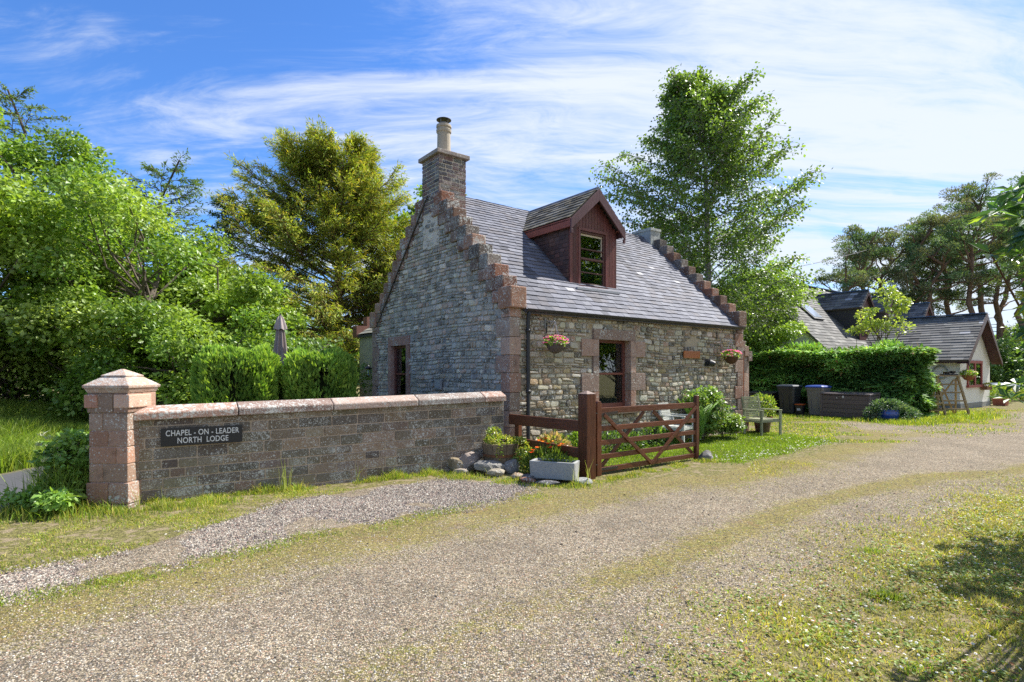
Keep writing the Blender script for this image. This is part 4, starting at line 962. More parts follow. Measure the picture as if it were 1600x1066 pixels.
mb = MB(); mb.box((0, 0, .19), (.26, .26, .36), (.02, .02, .022), taper=.82); mb.build('body', M['plastic'], cd, bevel=.02)
mb = MB(); mb.box((0, 0, .40), (.29, .29, .045), (.42, .09, .02)); mb.build('lid', M['plastic'], cd, bevel=.012)
mb = MB(); mb.box((0, -.134, .22), (.12, .006, .08), (.5, .5, .5)); mb.tube([(-.15, 0, .36), (-.1, -.04, .44), (.1, -.04, .44), (.15, 0, .36)], .01, 6, (.03, .03, .03)); mb.build('handle', M['plastic'], cd)
def deckbox(loc, w_, d_, h_, label, c):
    t_ = thing('storage_box', label, 'storage box', loc, FB)
    mb = MB(); n_ = 5
    for k in range(n_):
        z0 = .04+k*(h_-.12)/n_; z1 = .04+(k+1)*(h_-.12)/n_-.012
        for sy in (-1, 1): mb.bb(-w_/2+.03, w_/2-.03, sy*d_/2-.014, sy*d_/2+.014, z0, z1, np.array(c)*R.uniform(.92, 1.08))
        for sx in (-1, 1): mb.bb(sx*w_/2-.014, sx*w_/2+.014, -d_/2+.03, d_/2-.03, z0, z1, np.array(c)*R.uniform(.92, 1.08))
    mb.bb(-w_/2+.015, w_/2-.015, -d_/2+.015, d_/2-.015, .03, h_-.09, np.array(c)*.5)
    mb.build('body', M['plastic'], t_)
    for sx in (-1, 1):
        for sy in (-1, 1): mb = MB(); mb.bb(sx*w_/2-.03, sx*w_/2+.03, sy*d_/2-.03, sy*d_/2+.03, 0, h_-.07, np.array(c)*1.15); mb.build('corner_post', M['plastic'], t_, bevel=.004)
    mb = MB(); mb.hexa([(-w_/2-.04, -d_/2-.05, h_-.07), (w_/2+.04, -d_/2-.05, h_-.07), (w_/2+.04, d_/2+.04, h_-.07), (-w_/2-.04, d_/2+.04, h_-.07), (-w_/2-.04, -d_/2-.05, h_-.02), (w_/2+.04, -d_/2-.05, h_-.02), (w_/2+.04, d_/2+.04, h_+.02), (-w_/2-.04, d_/2+.04, h_+.02)], np.array(c)*1.1); mb.build('lid', M['plastic'], t_, bevel=.01)
    for q_ in ((-.08, -.02, h_-.17, h_-.10), (-.26, -.23, h_-.19, h_-.16)): mb = MB(); mb.bb(q_[0], q_[1], -d_/2-.03, -d_/2-.014, q_[2], q_[3], (.6, .6, .58)); mb.build('latch', M['metal'], t_)
deckbox(LW(14.85, .36), 1.52, .74, .86, 'long grey-brown storage box with a lock beside the grey bin', (.105, .085, .085))
deckbox(LW(14.9, 3.50), 1.10, .70, .80, 'dark storage box partly hidden behind the lodge porch, left of the black bin', (.05, .045, .05))
bp = thing('glazed_pot', 'cobalt blue glazed pot overflowing with dark trailing leaves beside the storage box', 'plant pot', LW(14.35, -.98), 0)
mb = MB(); mb.lathe([(0, 0), (.17, 0), (.25, .08), (.30, .20), (.30, .29), (.27, .34), (.29, .36), (.25, .37), (.24, .33), (0, .31)], (0, 0, 0), 24, (.012, .05, .26)); mb.build('pot', M['glaze'], bp, smooth=True)
mb = MB(); DG = [(.035, .07, .03), (.05, .09, .045), (.09, .12, .08), (.025, .05, .02)]
foliage_clump(mb, (.05, .1, .48), .5, .42, .22, 1500, .09, .03, DG, .1, 14); foliage_clump(mb, (.52, .0, .22), .42, .35, .26, 1300, .09, .03, DG, -.1, 15); foliage_clump(mb, (-.42, .1, .22), .25, .3, .22, 600, .09, .03, DG, -.1, 16)
mb.build('foliage', M['leaf'], bp)
WDL = (.36, .25, .13)
def stepladder(loc, rz, h_, w0, w1, dep, label, steps, braces=True):
    t_ = thing('step_ladder', label, 'ladder', loc, rz)
    c = lambda: np.array(WDL)*R.uniform(.8, 1.2)
    for sx in (-1, 1):
        mb = MB(); mb.beam((sx*w1/2, -dep/2, 0), (sx*w0/2, 0, h_), .055, .085, c(), up=(0, 1, 0)); mb.build('stile', M['oldwood'], t_)
        mb = MB(); mb.beam((sx*(w1/2-.04), dep/2, 0), (sx*(w0/2-.04), .03, h_-.08), .045, .05, c(), up=(0, 1, 0)); mb.build('back_leg', M['oldwood'], t_)
    for k in range(steps):
        f_ = (k+1)/(steps+1); w_ = w1+(w0-w1)*f_; y = -dep/2*(1-f_)
        mb = MB(); mb.box((0, y, h_*f_), (w_-.03, .14, .05), c()); mb.build('tread', M['oldwood'], t_)
    mb = MB(); mb.box((0, .02, h_+.012), (w0+.14, .30, .045), c()); mb.build('top_board', M['oldwood'], t_)
    mb = MB()
    if braces: mb.beam((-w1/2+.06, dep/2+.02, .05), (w0/2-.08, .06, h_*.92), .045, .03, c(), up=(0, 1, 0)); mb.beam((w1/2-.06, dep/2+.045, .05), (-w0/2+.08, .075, h_*.92), .045, .03, c(), up=(0, 1, 0))
    mb.box((0, dep*.36, h_*.28), (w1*.85, .02, .06), c()); mb.build('back_brace', M['oldwood'], t_)
stepladder((15.35, 19.85, 0), rad(-12), 1.42, .62, .98, .8, 'tall wooden step ladder with a black tray on top by the hedge end', 4)
stepladder((14.62, 19.55, 0), rad(-8), 1.0, .36, .5, .55, 'shorter wooden step ladder half grown over by the hedge end', 3, False)
pl = thing('seed_tray', 'black plastic tray heaped with dark pots on top of the tall step ladder', 'tray', (15.42, 19.87, 1.447), rad(-12))
mb = MB(); mb.box((0, 0, .03), (.46, .26, .06), (.02, .02, .022)); mb.lathe([(.0, .06), (.09, .06), (.12, .13), (0, .12)], (-.08, 0, 0), 12, (.02, .02, .02)); mb.lathe([(.0, .06), (.07, .06), (.10, .16), (0, .15)], (.12, .02, 0), 12, (.025, .025, .03)); mb.build('tray', M['plastic'], pl, bevel=.004)

# ------------------------------------------------------------------ closed parasol
pa = thing('parasol', 'closed grey-brown parasol standing behind the two clipped yews', 'parasol', (-4.75, 11.55, .15), 0)
mb = MB(); mb.tube([(0, 0, 0), (0, 0, 2.62)], .022, 10, (.12, .11, .10)); mb.build('pole', M['metal'], pa)
mb = MB(); nseg = 64; zs = np.linspace(1.0, 2.38, 12); ang = np.arange(nseg)*2*math.pi/nseg; rows = []
for z in zs:
    f_ = (2.38-z)/1.38; rr = .055+.13*f_**.8; rows.append(np.stack([(rr*(1+.24*np.cos(ang*8+1.2*f_)))*np.cos(ang), (rr*(1+.24*np.cos(ang*8+1.2*f_)))*np.sin(ang), np.full(nseg, z-.0)], -1))
V_ = np.array(rows).reshape(-1, 3); i = np.arange(len(zs)-1)[:, None]*nseg; j = np.arange(nseg)[None]; k = (j+1) % nseg
mb.add(V_, np.stack([i+j, i+k, i+nseg+k, i+nseg+j], -1).reshape(-1, 4), (.25, .20, .185)); mb.build('canopy', M['fabric'], pa, smooth=True)
mb = MB(); rows = []
for z, rr in ((2.30, .125), (2.36, .115), (2.45, .085), (2.53, .06), (2.58, .02)): rows.append(np.stack([(rr*(1+.14*np.cos(ang*6)))*np.cos(ang), (rr*(1+.14*np.cos(ang*6)))*np.sin(ang), z+.012*np.cos(ang*6)], -1))
V_ = np.array(rows).reshape(-1, 3); i = np.arange(4)[:, None]*nseg; mb.add(V_, np.stack([i+j, i+k, i+nseg+k, i+nseg+j], -1).reshape(-1, 4), (.30, .25, .24)); mb.build('vent_cap', M['fabric'], pa, smooth=True)

# ------------------------------------------------------------------ white cottage beyond the hedge
co = thing('cottage', 'white rendered cottage with slate roofs, dormers and a red window beyond the hedge', 'house', tuple(HC), ANG)
WH = (.76, .74, .69)
a0, a1, gz0 = 23.13, 27.55, -.6; wz, rz_ = 2.10, 4.10; ac = (a0+a1)/2-.1
mb = MB(); mb.prism([(a0, gz0, -.1), (a1, gz0, -.1), (a1, gz0, wz), (ac, gz0, rz_-.12), (a0, gz0, wz)], (0, 7, 0), WH)
mb.bb(18.8, 34, 2.9, 9.6, -.1, 2.5, WH); mb.prism([(18.8, 2.9, 2.5), (18.8, 9.6, 2.5), (18.8, 6.27, 5.9)], (15, 0, 0), WH)
mb.bb(a0-.03, a1+.03, gz0-.03, gz0+3, -.1, .22, (.27, .27, .26)); mb.build('wall', M['render'], co)
mb = MB(); fc = (.30, .045, .035)
wx0, wx1, wz0, wz1 = 24.05, 26.2, .98, 2.06
for (p, q2) in ((wx0, wx0+.14), ((wx0+wx1)/2-.08, (wx0+wx1)/2+.08), (wx1-.14, wx1)): mb.bb(p, q2, gz0-.05, gz0-.002, wz0, wz1, fc)
mb.bb(wx0-.003, wx1+.003, gz0-.055, gz0-.002, wz1-.12, wz1, fc); mb.bb(wx0-.08, wx1+.08, gz0-.10, gz0-.002, wz0-.09, wz0+.02, fc)
wf = mb.build('window', M['paint'], co)
mb = MB(); mb.bb(wx0+.1, wx1-.1, gz0-.02, gz0-.012, wz0, wz1-.1, (0, 0, 0)); mb.build('pane', M['glass'], wf)
mb = MB(); mb.bb(wx0+.05, wx1-.05, gz0-.010, gz0-.004, wz0, wz1, (.03, .012, .01)); mb.build('dark_room_backing', M['paint'], wf)  # dark sheet on the wall, coloured as the room's shade
mb = MB(); mb.bb(a0-.03, a0-.004, 1.1, 2.0, .9, 2.0, fc); mb.bb(a0-.035, a0-.03, 1.2, 1.9, 1.0, 1.9, (.02, .02, .02)); mb.build('window', M['paint'], co)
rf = MB()
def gable_roof(axis, c0_, c1_, apex, e, z_e, z_r, s0, s1, seed, name, keepf=None, w0_=.42, ex=.22):
    """ridge along axis; s0..s1 along ridge; eaves at c0_,c1_ (across), apex across coordinate"""
    for sgn, cc in ((-1, c0_), (1, c1_)):
        run = abs(apex-cc); rise = z_r-z_e; L_ = math.hypot(run, rise)
        if axis == 'v': U_ = (0, 1, 0); S_ = (-sgn*run/L_, 0, rise/L_); N_ = (sgn*rise/L_, 0, run/L_); O_ = (cc, s0, z_e)
        else: U_ = (1, 0, 0); S_ = (0, -sgn*run/L_, rise/L_); N_ = (0, sgn*rise/L_, run/L_); O_ = (s0, cc, z_e)
        kf = (lambda x, y, sgn=sgn: keepf(sgn, x, y)) if keepf else None
        slates(rf, O_, U_, S_, N_, L_, s1-s0, w0_, ex, ex*.75, seed+(sgn > 0), kf, ((.125, .125, .12), (.155, .15, .145), (.10, .10, .10), (.18, .175, .165)), .011)
        O_, S_, N_, U_ = map(np.array, (O_, S_, N_, U_)); b_ = O_-N_*.06
        rf.prism([O_-N_*.005, O_+U_*(s1-s0)-N_*.005, O_+U_*(s1-s0)+S_*L_-N_*.005, O_+S_*L_-N_*.005], -N_*.07, (.1, .09, .08))
gable_roof('v', a0-.55, a1-.2+.35, ac, 0, wz-.05, rz_, gz0-.42, 4.6, 200, 'r')
def mk(sgn, x, y): return True
gable_roof('u', 2.62, 9.9, 6.27, 0, 2.40, 6.05, 18.6, 34.2, 210, 'r', lambda s, x, y: not (s < 0 and 1.95 < x < 3.05 and 1.5 < y/1.41*1 < 2.35))
rf.beam((ac, gz0-.42, rz_+.03), (ac, 4.0, rz_+.03), .30, .03, (.06, .12, .24)); rf.beam((18.6, 6.27, 6.09), (34.2, 6.27, 6.09), .25, .04, (.08, .12, .2))
rf.build('roof', M['slate'], co)
mb = MB()
for sgn, cc in ((-1, a0-.55), (1, a1+.15)):
    A_ = np.array([ac, gz0-.44, rz_+.0]); B_ = np.array([cc, gz0-.44, wz-.07]); mb.hexa([B_-[0, 0, .2], A_-[0, 0, .26], A_+[0, .04, -.26], B_+[0, .04, -.2], B_, A_, A_+[0, .04, 0], B_+[0, .04, 0]], (.07, .025, .025))
    mb.prism([B_+[0, .04, -.10], A_+[0, .04, -.10], A_+[0, .40, -.10], B_+[0, .40, -.10]], (0, 0, -.02), (.06, .02, .02))
mb.bb(a0-.5, a0-.46, gz0-.4, 4, wz-.16, wz-.02, (.05, .02, .02)); mb.build('bargeboard', M['wood'], co)
# its dormers, skylight, flue
for du in (23.9, 27.0, 32.3):
    mb = MB(); hw = .68; vf = 3.25; ze = 4.70; zr = 5.45; mslope = (6.05-2.40)/(6.27-2.62)
    mb.prism([(du-hw, vf, 2.9), (du+hw, vf, 2.9), (du+hw, vf, ze), (du, vf, zr-.1), (du-hw, vf, ze)], (0, .08, 0), (.09, .03, .028))
    for sx in (-1, 1): mb.prism([(du+sx*hw, vf+.02, 2.9), (du+sx*hw, vf+.02, ze), (du+sx*hw, 2.62+(ze-2.4)/mslope, ze)], (-sx*.06, 0, 0), (.04, .035, .036))
    for sx in (-1, 1):
        A_ = np.array([du, vf-.14, zr]); B_ = np.array([du+sx*(hw+.14), vf-.14, ze-.12]); mb.hexa([B_-[0, 0, .14], A_-[0, 0, .18], A_+[0, .04, -.18], B_+[0, .04, -.14], B_, A_, A_+[0, .04, 0], B_+[0, .04, 0]], (.08, .03, .035))
    dmm = mb.build('dormer', M['darkslate'], co)
    rf = MB(); gable_roof('v', du-hw-.14, du+hw+.14, du, 0, ze-.10, zr+.02, vf-.14, 6.0, 300+int(du), 'r', None, .34, .2); rf.beam((du, vf-.14, zr+.05), (du, 5.9, zr+.05), .22, .03, (.06, .12, .24)); rf.build('dormer_roof', M['slate'], dmm)
    mb = MB(); mb.bb(du-.36, du+.36, vf-.03, vf-.002, 3.45, 4.6, (.10, .035, .03)); mb.bb(du-.29, du+.29, vf-.036, vf-.03, 3.52, 4.0, (.04, .05, .05)); mb.bb(du-.29, du+.29, vf-.036, vf-.03, 4.05, 4.53, (.10, .13, .13)); mb.build('dormer_window', M['glaze'], dmm)
S_ = nrm([0, 3.65, 3.65])
mb = MB(); O_ = np.array([20.55, 2.62+1.55, 2.40+1.55]); N_ = nrm([0, -1, 1]); L_ = .98
mb.prism([O_+N_*.03, O_+[1.0, 0, 0]+N_*.03, O_+[1.0, 0, 0]+S_*L_*1.1+N_*.03, O_+S_*L_*1.1+N_*.03], N_*.07, (.05, .05, .055)); mb.build('skylight', M['metal'], co)
mb = MB(); mb.prism([O_+[.1, 0, 0]+S_*.1+N_*.105, O_+[.9, 0, 0]+S_*.1+N_*.105, O_+[.9, 0, 0]+S_*.98+N_*.105, O_+[.1, 0, 0]+S_*.98+N_*.105], N_*.01, (.30, .34, .40)); mb.build('skylight_glass', M['glaze'], co)
mb = MB(); mb.tube([(23.2, 5.9, 5.4), (23.2, 5.9, 6.35)], .09, 12, (.12, .13, .15)); mb.tube([(20.9, 6.27, 6.0), (20.9, 6.27, 6.42)], .13, 12, (.5, .45, .4)); mb.build('flue', M['metal'], co)
mb = MB(); mb.tube([(a0-.06, .06+.26*math.cos(k*.3927), 1.55+.26*math.sin(k*.3927)) for k in range(17)], .035, 8, (.30, .34, .30)); mb.build('wall_ring', M['paint'], None, label='round pale ring ornament hung on the shaded wall of the white cottage', cat='ornament')
o = D.objects['wall_ring']; o.location = tuple(HC); o.rotation_euler = (0, 0, ANG)
basket(LW(22.85, -.95, 1.45), ANG, 'terracotta-coloured basket hanging at the corner of the white cottage', 1.35, None, True, (.26, .10, .05), 24, ((.6, .5, .5), (.6, .12, .1), (.7, .65, .6)))
wp_ = thing('window_trough', 'small brown planter bracketed under the red window of the white cottage', 'planter', LW(26.35, -.76, .84), ANG)
mb = MB(); mb.box((0, 0, 0), (.8, .22, .16), (.20, .10, .05)); mb.build('trough', M['oldwood'], wp_)
mb = MB(); foliage_clump(mb, (0, 0, .12), .4, .12, .08, 120, .07, .05, YG, .4, 4); mb.build('plant', M['leaf'], wp_)
tp = thing('terracotta_planter', 'square terracotta planter with green leaves at the corner of the white cottage', 'planter', LW(28.0, -.9, 0), ANG)
mb = MB(); mb.box((0, 0, .16), (.62, .5, .32), (.36, .11, .06), taper=.88); mb.build('pot', M['terracotta'], tp, bevel=.01)
mb = MB(); foliage_clump(mb, (0, .0, .62), .5, .4, .34, 500, .13, .05, GRN+YG, .7, 4); mb.build('plant', M['leaf'], tp)
ct = thing('blue_tub', 'blue-topped grey tub standing among shrubs beyond the white cottage', 'tub', (26.4, 30.5, 0), rad(10))
mb = MB(); mb.lathe([(0, .25), (.75, .25), (.95, .5), (.98, .75), (.9, .78), (0, .78)], (0, 0, 0), 24, (.20, .22, .26), sx=1.0, sy=.7); mb.build('body', M['plastic'], ct, smooth=False)
mb = MB(); mb.lathe([(1.15, .76), (1.12, .82), (.6, .95), (0, .98)], (0, 0, 0), 24, (.03, .06, .14), sx=1.0, sy=.7); mb.build('cover', M['plastic'], ct, smooth=True)
cab = MB(); A_ = np.array([23.2, 39., 9.6]); B_ = np.array(LW(33, 6.3, 7.0))
P0, P1 = np.array([16.2, 33.0, 7.6]), np.array([34, 46, 13.2]); ss = np.linspace(0, 1, 14)
cab.tube([P0+(P1-P0)*s-np.array([0, 0, 1.0])*4*s*(1-s)*.25 for s in ss], .018, 5, (.02, .02, .02))
cab.build('overhead_cable', M['metal'], None, label='thin black overhead cable sagging from behind the birch to the pines', cat='cable')
# ------------------------------------------------------------------ trees
def taper(n, r0, r1, p=1.0): return r0+(r1-r0)*np.linspace(0, 1, n)**p
def broadleaf(name, label, cat, loc, H, R0, seed, cols, zb=.0, nclump=60, nleaf=700, L=.12, clr=.75, barkc=(.12, .10, .08), group=None, kern=(1, 1), squash=.62, rt=.14, gloss=False):
    r = np.random.default_rng(seed); t_ = thing(name, label, cat, loc, 0, group)
    # clump centres fill an uneven egg
    n = nclump; d = nrm(r.normal(size=(n, 3))); q_ = r.uniform(.25, 1, n)**.45
    lob = 1+.22*np.sin(d[:, 0]*3+seed)*np.cos(d[:, 1]*4+seed*2)+.12*r.normal(size=n)
    cz = (H+zb)/2; hz = (H-zb)/2
    C_ = d*(q_*lob)[:, None]*np.array([R0*kern[0], R0*kern[1], hz*.9])+[0, 0, cz]
    C_[:, 2] = np.clip(C_[:, 2], zb+.25, H-.2)
    wd = MB(); top = min(H*.8, H-1); tp = np.array([[r.normal()*.12*k, r.normal()*.12*k, top*k/5-.2*(k == 0)] for k in range(6)]); wd.tube(tp, taper(6, rt, rt*.25), 8, barkc)
    for c in C_[::1]:
        f_ = np.clip((c[2]-.3*H*.5)/top*.75, .08, .95); s0 = np.array([np.interp(f_, np.linspace(0, 1, 6), tp[:, k]) for k in range(3)])
        m_ = (s0+c)/2+r.normal(size=3)*.15*np.linalg.norm(c-s0)+[0, 0, .05]
        wd.tube([s0, m_, c], [rt*.32*(1-f_*.5), rt*.18, .012], 5, barkc, cap=False)
    wd.build('trunk', M['bark'], t_)
    mb = MB(); cols = np.array(cols)
    N_ = n*nleaf; ci = np.repeat(np.arange(n), nleaf)
    cr = clr*r.uniform(.65, 1.25, n)
    dd = nrm(r.normal(size=(N_, 3))+[0, 0, .25]); qq = r.uniform(.15, 1, N_)**.4
    sp_ = dd*(qq*cr[ci])[:, None]*np.array([1, 1, squash])
    # ragged clumps: directional lumps
    ph = r.uniform(0, 6.28, (n, 3)); lump = 1+.3*np.sin(dd[:, 0]*5+ph[ci, 0])*np.sin(dd[:, 1]*5+ph[ci, 1])+.2*np.sin(dd[:, 2]*6+ph[ci, 2])
    P = C_[ci]+sp_*lump[:, None]
    P[:, 2] = np.maximum(P[:, 2], .03)
    T = nrm(dd*[1, 1, .2]+r.normal(size=(N_, 3))*.7+[0, 0, -.25]); Nn = nrm(dd*.5+r.normal(size=(N_, 3))*.55+[0, 0, .8])
    cc = cols[r.integers(0, len(cols), n)][ci]*r.uniform(.7, 1.35, (N_, 1)); mxr = cols[r.integers(0, len(cols), N_)]; cc = cc*.6+mxr*.4
    sz = L*r.uniform(.55, 1.25, N_)
    mb.leaves(P, T, Nn, sz, sz*.72, cc, .1)
    mb.build('crown', M['gloss_leaf' if gloss else 'leaf'], t_)
    return t_
def limbtree(name, label, cat, loc, H, seed, nl, t0, t1, prof, el, limbcurve, nsec, secL, grav, nspr, L, W, cols, tips, r0=.2, bark='bark', barkc=(.12, .09, .07), spread=.04, hang=.3, jit=.5, start=.25, trunk_pts=None, x0=0., leafmat='needle', flat=.6, lr=.045, group=None, tl=1.0, secup=.0, extra=None):
    """trunk with limbs, limbs with side twigs, twigs with sprays"""
    r = np.random.default_rng(seed); t_ = thing(name, label, cat, loc, 0, group)
    tp = np.array(trunk_pts, float) if trunk_pts is not None else np.array([[r.normal()*.05*k, r.normal()*.05*k, H*tl*k/8-.3*(k == 0)] for k in range(9)])
    n_ = len(tp); wd = MB(); wd.tube(tp, taper(n_, r0, max(.02, r0*.12), .8), 9, barkc)
    hz = np.linspace(0, 1, n_); mb = MB(); cols = np.array(cols); tips = np.array(tips)
    for i in range(nl):
        f_ = t0+(t1-t0)*((i+r.uniform(0, 1))/nl); az = i*2.39996+r.uniform(-.4, .4)
        s0 = np.array([np.interp(f_, hz, tp[:, k]) for k in range(3)])
        Ln = prof(f_, az)*r.uniform(.72, 1.12); e = el(f_)+r.normal()*.10
        m = 9; x = np.linspace(0, 1, m); ca, sa = math.cos(az), math.sin(az)
        bend = np.cumsum(r.normal(size=m)*.05)
        pts = np.stack([s0[0]+Ln*x*math.cos(e)*np.cos(az+bend*.6), s0[1]+Ln*x*math.cos(e)*np.sin(az+bend*.6), s0[2]+Ln*(x*math.sin(e)+limbcurve*x*x+bend*.12)], -1)
        wd.tube(pts, taper(m, lr*(.35+Ln/6)*(1-.5*f_), .008), 5, barkc, cap=False)
        xs_ = start+(1-start)*(np.arange(nsec)+r.uniform(0, 1, nsec))/nsec
        B = np.stack([np.interp(xs_, x, pts[:, k]) for k in range(3)], -1)
        Tg = nrm(np.stack([np.interp(xs_, x, np.gradient(pts[:, k])) for k in range(3)], -1))
        Sd = nrm(np.cross(Tg, [0, 0, 1.])); side = np.where(r.random(nsec) < .5, -1., 1.)[:, None]*r.uniform(.35, 1.1, (nsec, 1)); side[xs_ > .93] *= .3
        Dr = nrm(Tg+Sd*side+r.normal(size=(nsec, 3))*.22*[1, 1, .6+flat*0]+[0, 0, secup])
        SLn = secL*(1.05-.55*xs_)*r.uniform(.6, 1.2, nsec)*min(1, .45+Ln/4)
        k = nsec*nspr; si = np.repeat(np.arange(nsec), nspr); tt = x0+(1-x0)*r.uniform(0, 1, k)**.85
        P = B[si]+Dr[si]*(SLn[si]*tt)[:, None]; P[:, 2] -= grav*(SLn[si]*tt)**2
        tan = nrm(Dr[si]+np.stack([np.zeros(k), np.zeros(k), -2*grav*SLn[si]*tt], -1))
        for q_ in range(0, nsec, 1):
            if SLn[q_] > .35: wd.tube([B[q_], B[q_]+Dr[q_]*SLn[q_]*.5-[0, 0, grav*(SLn[q_]*.5)**2], B[q_]+Dr[q_]*SLn[q_]-[0, 0, grav*SLn[q_]**2]], [.012, .008, .003], 3, barkc, cap=False)
        P = P+r.normal(size=(k, 3))*spread
        T = nrm(tan*.8+r.normal(size=(k, 3))*jit+[0, 0, -hang]); Nn = nrm(r.normal(size=(k, 3))*.6+[0, 0, 1.])
        out = np.clip(tt*.5+xs_[si]*.6-.15+r.normal(size=k)*.22, 0, 1)[:, None]
        cc = cols[r.integers(0, len(cols), k)]*(1-out)+tips[r.integers(0, len(tips), k)]*out
        cc = cc*r.uniform(.7, 1.3, (k, 1))
        mb.leaves(P, T, Nn, L*r.uniform(.6, 1.25, k), W*r.uniform(.7, 1.3, k), cc, .08)
    wd.build('trunk', M[bark], t_); mb.build('crown', M[leafmat], t_)
    return t_

SYC = [(.095, .15, .02), (.13, .19, .025), (.07, .11, .016), (.17, .21, .035), (.085, .13, .025)]
HAW = [(.07, .125, .02), (.095, .155, .025), (.05, .09, .016), (.13, .18, .035)]
broadleaf('maple_tree', 'broad bright green maple at the left edge, its lower boughs reaching the bank', 'tree', (-13.6, 14.2, .3), 7.0, 3.5, 101, SYC, .3, 92, 620, .15, .85)
broadleaf('hawthorn_tree', 'dense dark-hearted hawthorn standing right behind the red pier', 'tree', (-10.4, 15.2, .2), 6.7, 2.7, 102, HAW+[(.16, .2, .05)], .15, 84, 640, .12, .75)
broadleaf('maple_tree', 'rounded green tree between the hawthorn and the two clipped yews', 'tree', (-9.0, 16.6, .1), 5.0, 2.2, 103, SYC, .3, 64, 600, .13, .72)
broadleaf('maple_tree', 'taller leafy tree rising behind the bright maple and the hawthorn', 'tree', (-16.6, 19.5, .3), 10.2, 3.4, 104, HAW, .8, 80, 560, .15, .9)
broadleaf('maple_tree', 'bright green tree whose top shows between the golden yew and the stone gable', 'tree', (-4.2, 27.5, 0), 10.6, 3.4, 105, SYC, 1.2, 50, 500, .19, 1.0)
broadleaf('hazel_bush', 'dark green bush in the shade beneath the maple canopy', 'bush', (-14.4, 16.8, .2), 2.6, 2.6, 110, HAW, .0, 36, 430, .13, .7)
broadleaf('hazel_bush', 'spreading bush filling the gap below the broad bright maple', 'bush', (-15.2, 12.9, .3), 3.0, 2.2, 109, SYC, .0, 36, 480, .13, .7)
broadleaf('hazel_bush', 'low leafy thicket at the foot of the golden yew, left of the parasol', 'bush', (-8.2, 14.0, 0), 3.2, 2.0, 106, HAW, .1, 36, 480, .11, .6)
broadleaf('elder_bush', 'dark low thicket behind the parasol and the right-hand clipped yew', 'bush', (-7.0, 17.0, 0), 3.4, 2.2, 107, [(.045, .085, .02), (.06, .1, .025)], .1, 34, 430, .12, .65)
broadleaf('lime_tree', 'bright leafy shrub-like tree behind the porch, in front of the cottage roof', 'tree', (10.75, 25.2, 0), 6.5, 2.0, 108, [(.12, .18, .03), (.16, .22, .05), (.09, .14, .025)], 2.2, 60, 560, .11, .6)
# golden yew: big spreading conifer with ochre tips
def yprof(f, az): return (.8+4.75*math.sin(min(1, (1.03-f)*1.3)*math.pi/2))*(1.12 if math.cos(az-3.3) > .2 else .95)*(1+.12*math.sin(5*az+9*f))
limbtree('golden_yew', 'big spreading yew with ochre-gold branch tips rising behind the garden', 'tree', (-7.35, 23.4, 0), 10.0, 201, 190, .10, .99, yprof, lambda f: .06+.62*f**1.2, .05, 36, 1.35, .20, 30, .20, .036, [(.03, .05, .014), (.045, .07, .015), (.06, .08, .015)], [(.26, .27, .04), (.20, .24, .032), (.14, .20, .03), (.28, .23, .04)], r0=.34, barkc=(.13, .08, .06), spread=.06, hang=.25, jit=.45, start=.28, lr=.05)
# larch and spruce at the left
limbtree('larch_tree', 'tall open larch with upswept branch ends above the left-hand trees', 'tree', (-21.8, 24.5, 0), 13.9, 202, 70, .20, .99, lambda f, az: .6+7.0*(1-f)**.75, lambda f: .02+.25*f, .07, 16, .9, .22, 9, .17, .05, [(.045, .085, .03), (.06, .10, .035)], [(.09, .14, .04), (.12, .15, .03)], r0=.3, barkc=(.10, .08, .07), spread=.03, hang=.15, start=.15)
limbtree('larch_tree', 'second larch whose drooping tips curl over the hawthorn', 'tree', (-15.2, 24.5, 0), 10.7, 203, 62, .30, .97, lambda f, az: .6+4.6*(1-f)**.7, lambda f: -.02+.4*f, .03, 16, .9, .3, 9, .17, .05, [(.045, .085, .03), (.05, .09, .03)], [(.08, .13, .04), (.10, .14, .03)], r0=.26, barkc=(.10, .08, .07), spread=.03, hang=.2, start=.15)
limbtree('spruce_tree', 'small dark blue-green spruce tip just left of the golden yew', 'tree', (-11.3, 21.5, 0), 8.3, 204, 80, .1, .99, lambda f, az: .2+2.2*(1-f)**.85, lambda f: .1+.2*f, -.02, 12, .6, .1, 10, .16, .045, [(.03, .06, .03), (.045, .08, .04)], [(.06, .10, .045)], r0=.16, spread=.03, hang=.1, start=.1)
# silver birch behind the far gable
bt = np.array([[0, 0, -.3], [.05, 0, 2], [-.05, 0, 4], [-.12, .05, 6], [-.15, 0, 7.6], [-.22, 0, 9.2], [-.5, 0, 10.7], [-.9, 0, 11.9]])
def bprof(f, az):
    base = np.interp(f, [.15, .35, .5, .65, .8, .92, 1], [2.4, 3.0, 3.0, 2.6, 2.0, 1.3, .5])
    return base*(1.12 if math.cos(az) > 0 and f < .6 else 1.0)*(1+.28*math.sin(3*az+f*11))*(1.3 if math.cos(az) < -.5 and .42 < f < .75 else 1.05)
limbtree('silver_birch', 'tall airy silver birch with drooping twigs behind the right-hand gable', 'tree', (7.35, 20.8, 0), 13, 205, 112, .17, 1.0, bprof, lambda f: .40+.35*f, -.02, 32, 1.25, .68, 18, .112, .084, [(.05, .09, .018), (.07, .115, .022), (.035, .065, .014)], [(.085, .135, .025), (.11, .16, .03), (.06, .10, .02)], r0=.19, bark='birchbark', spread=.10, hang=.55, jit=.8, start=.22, trunk_pts=bt, leafmat='leaf', lr=.03)
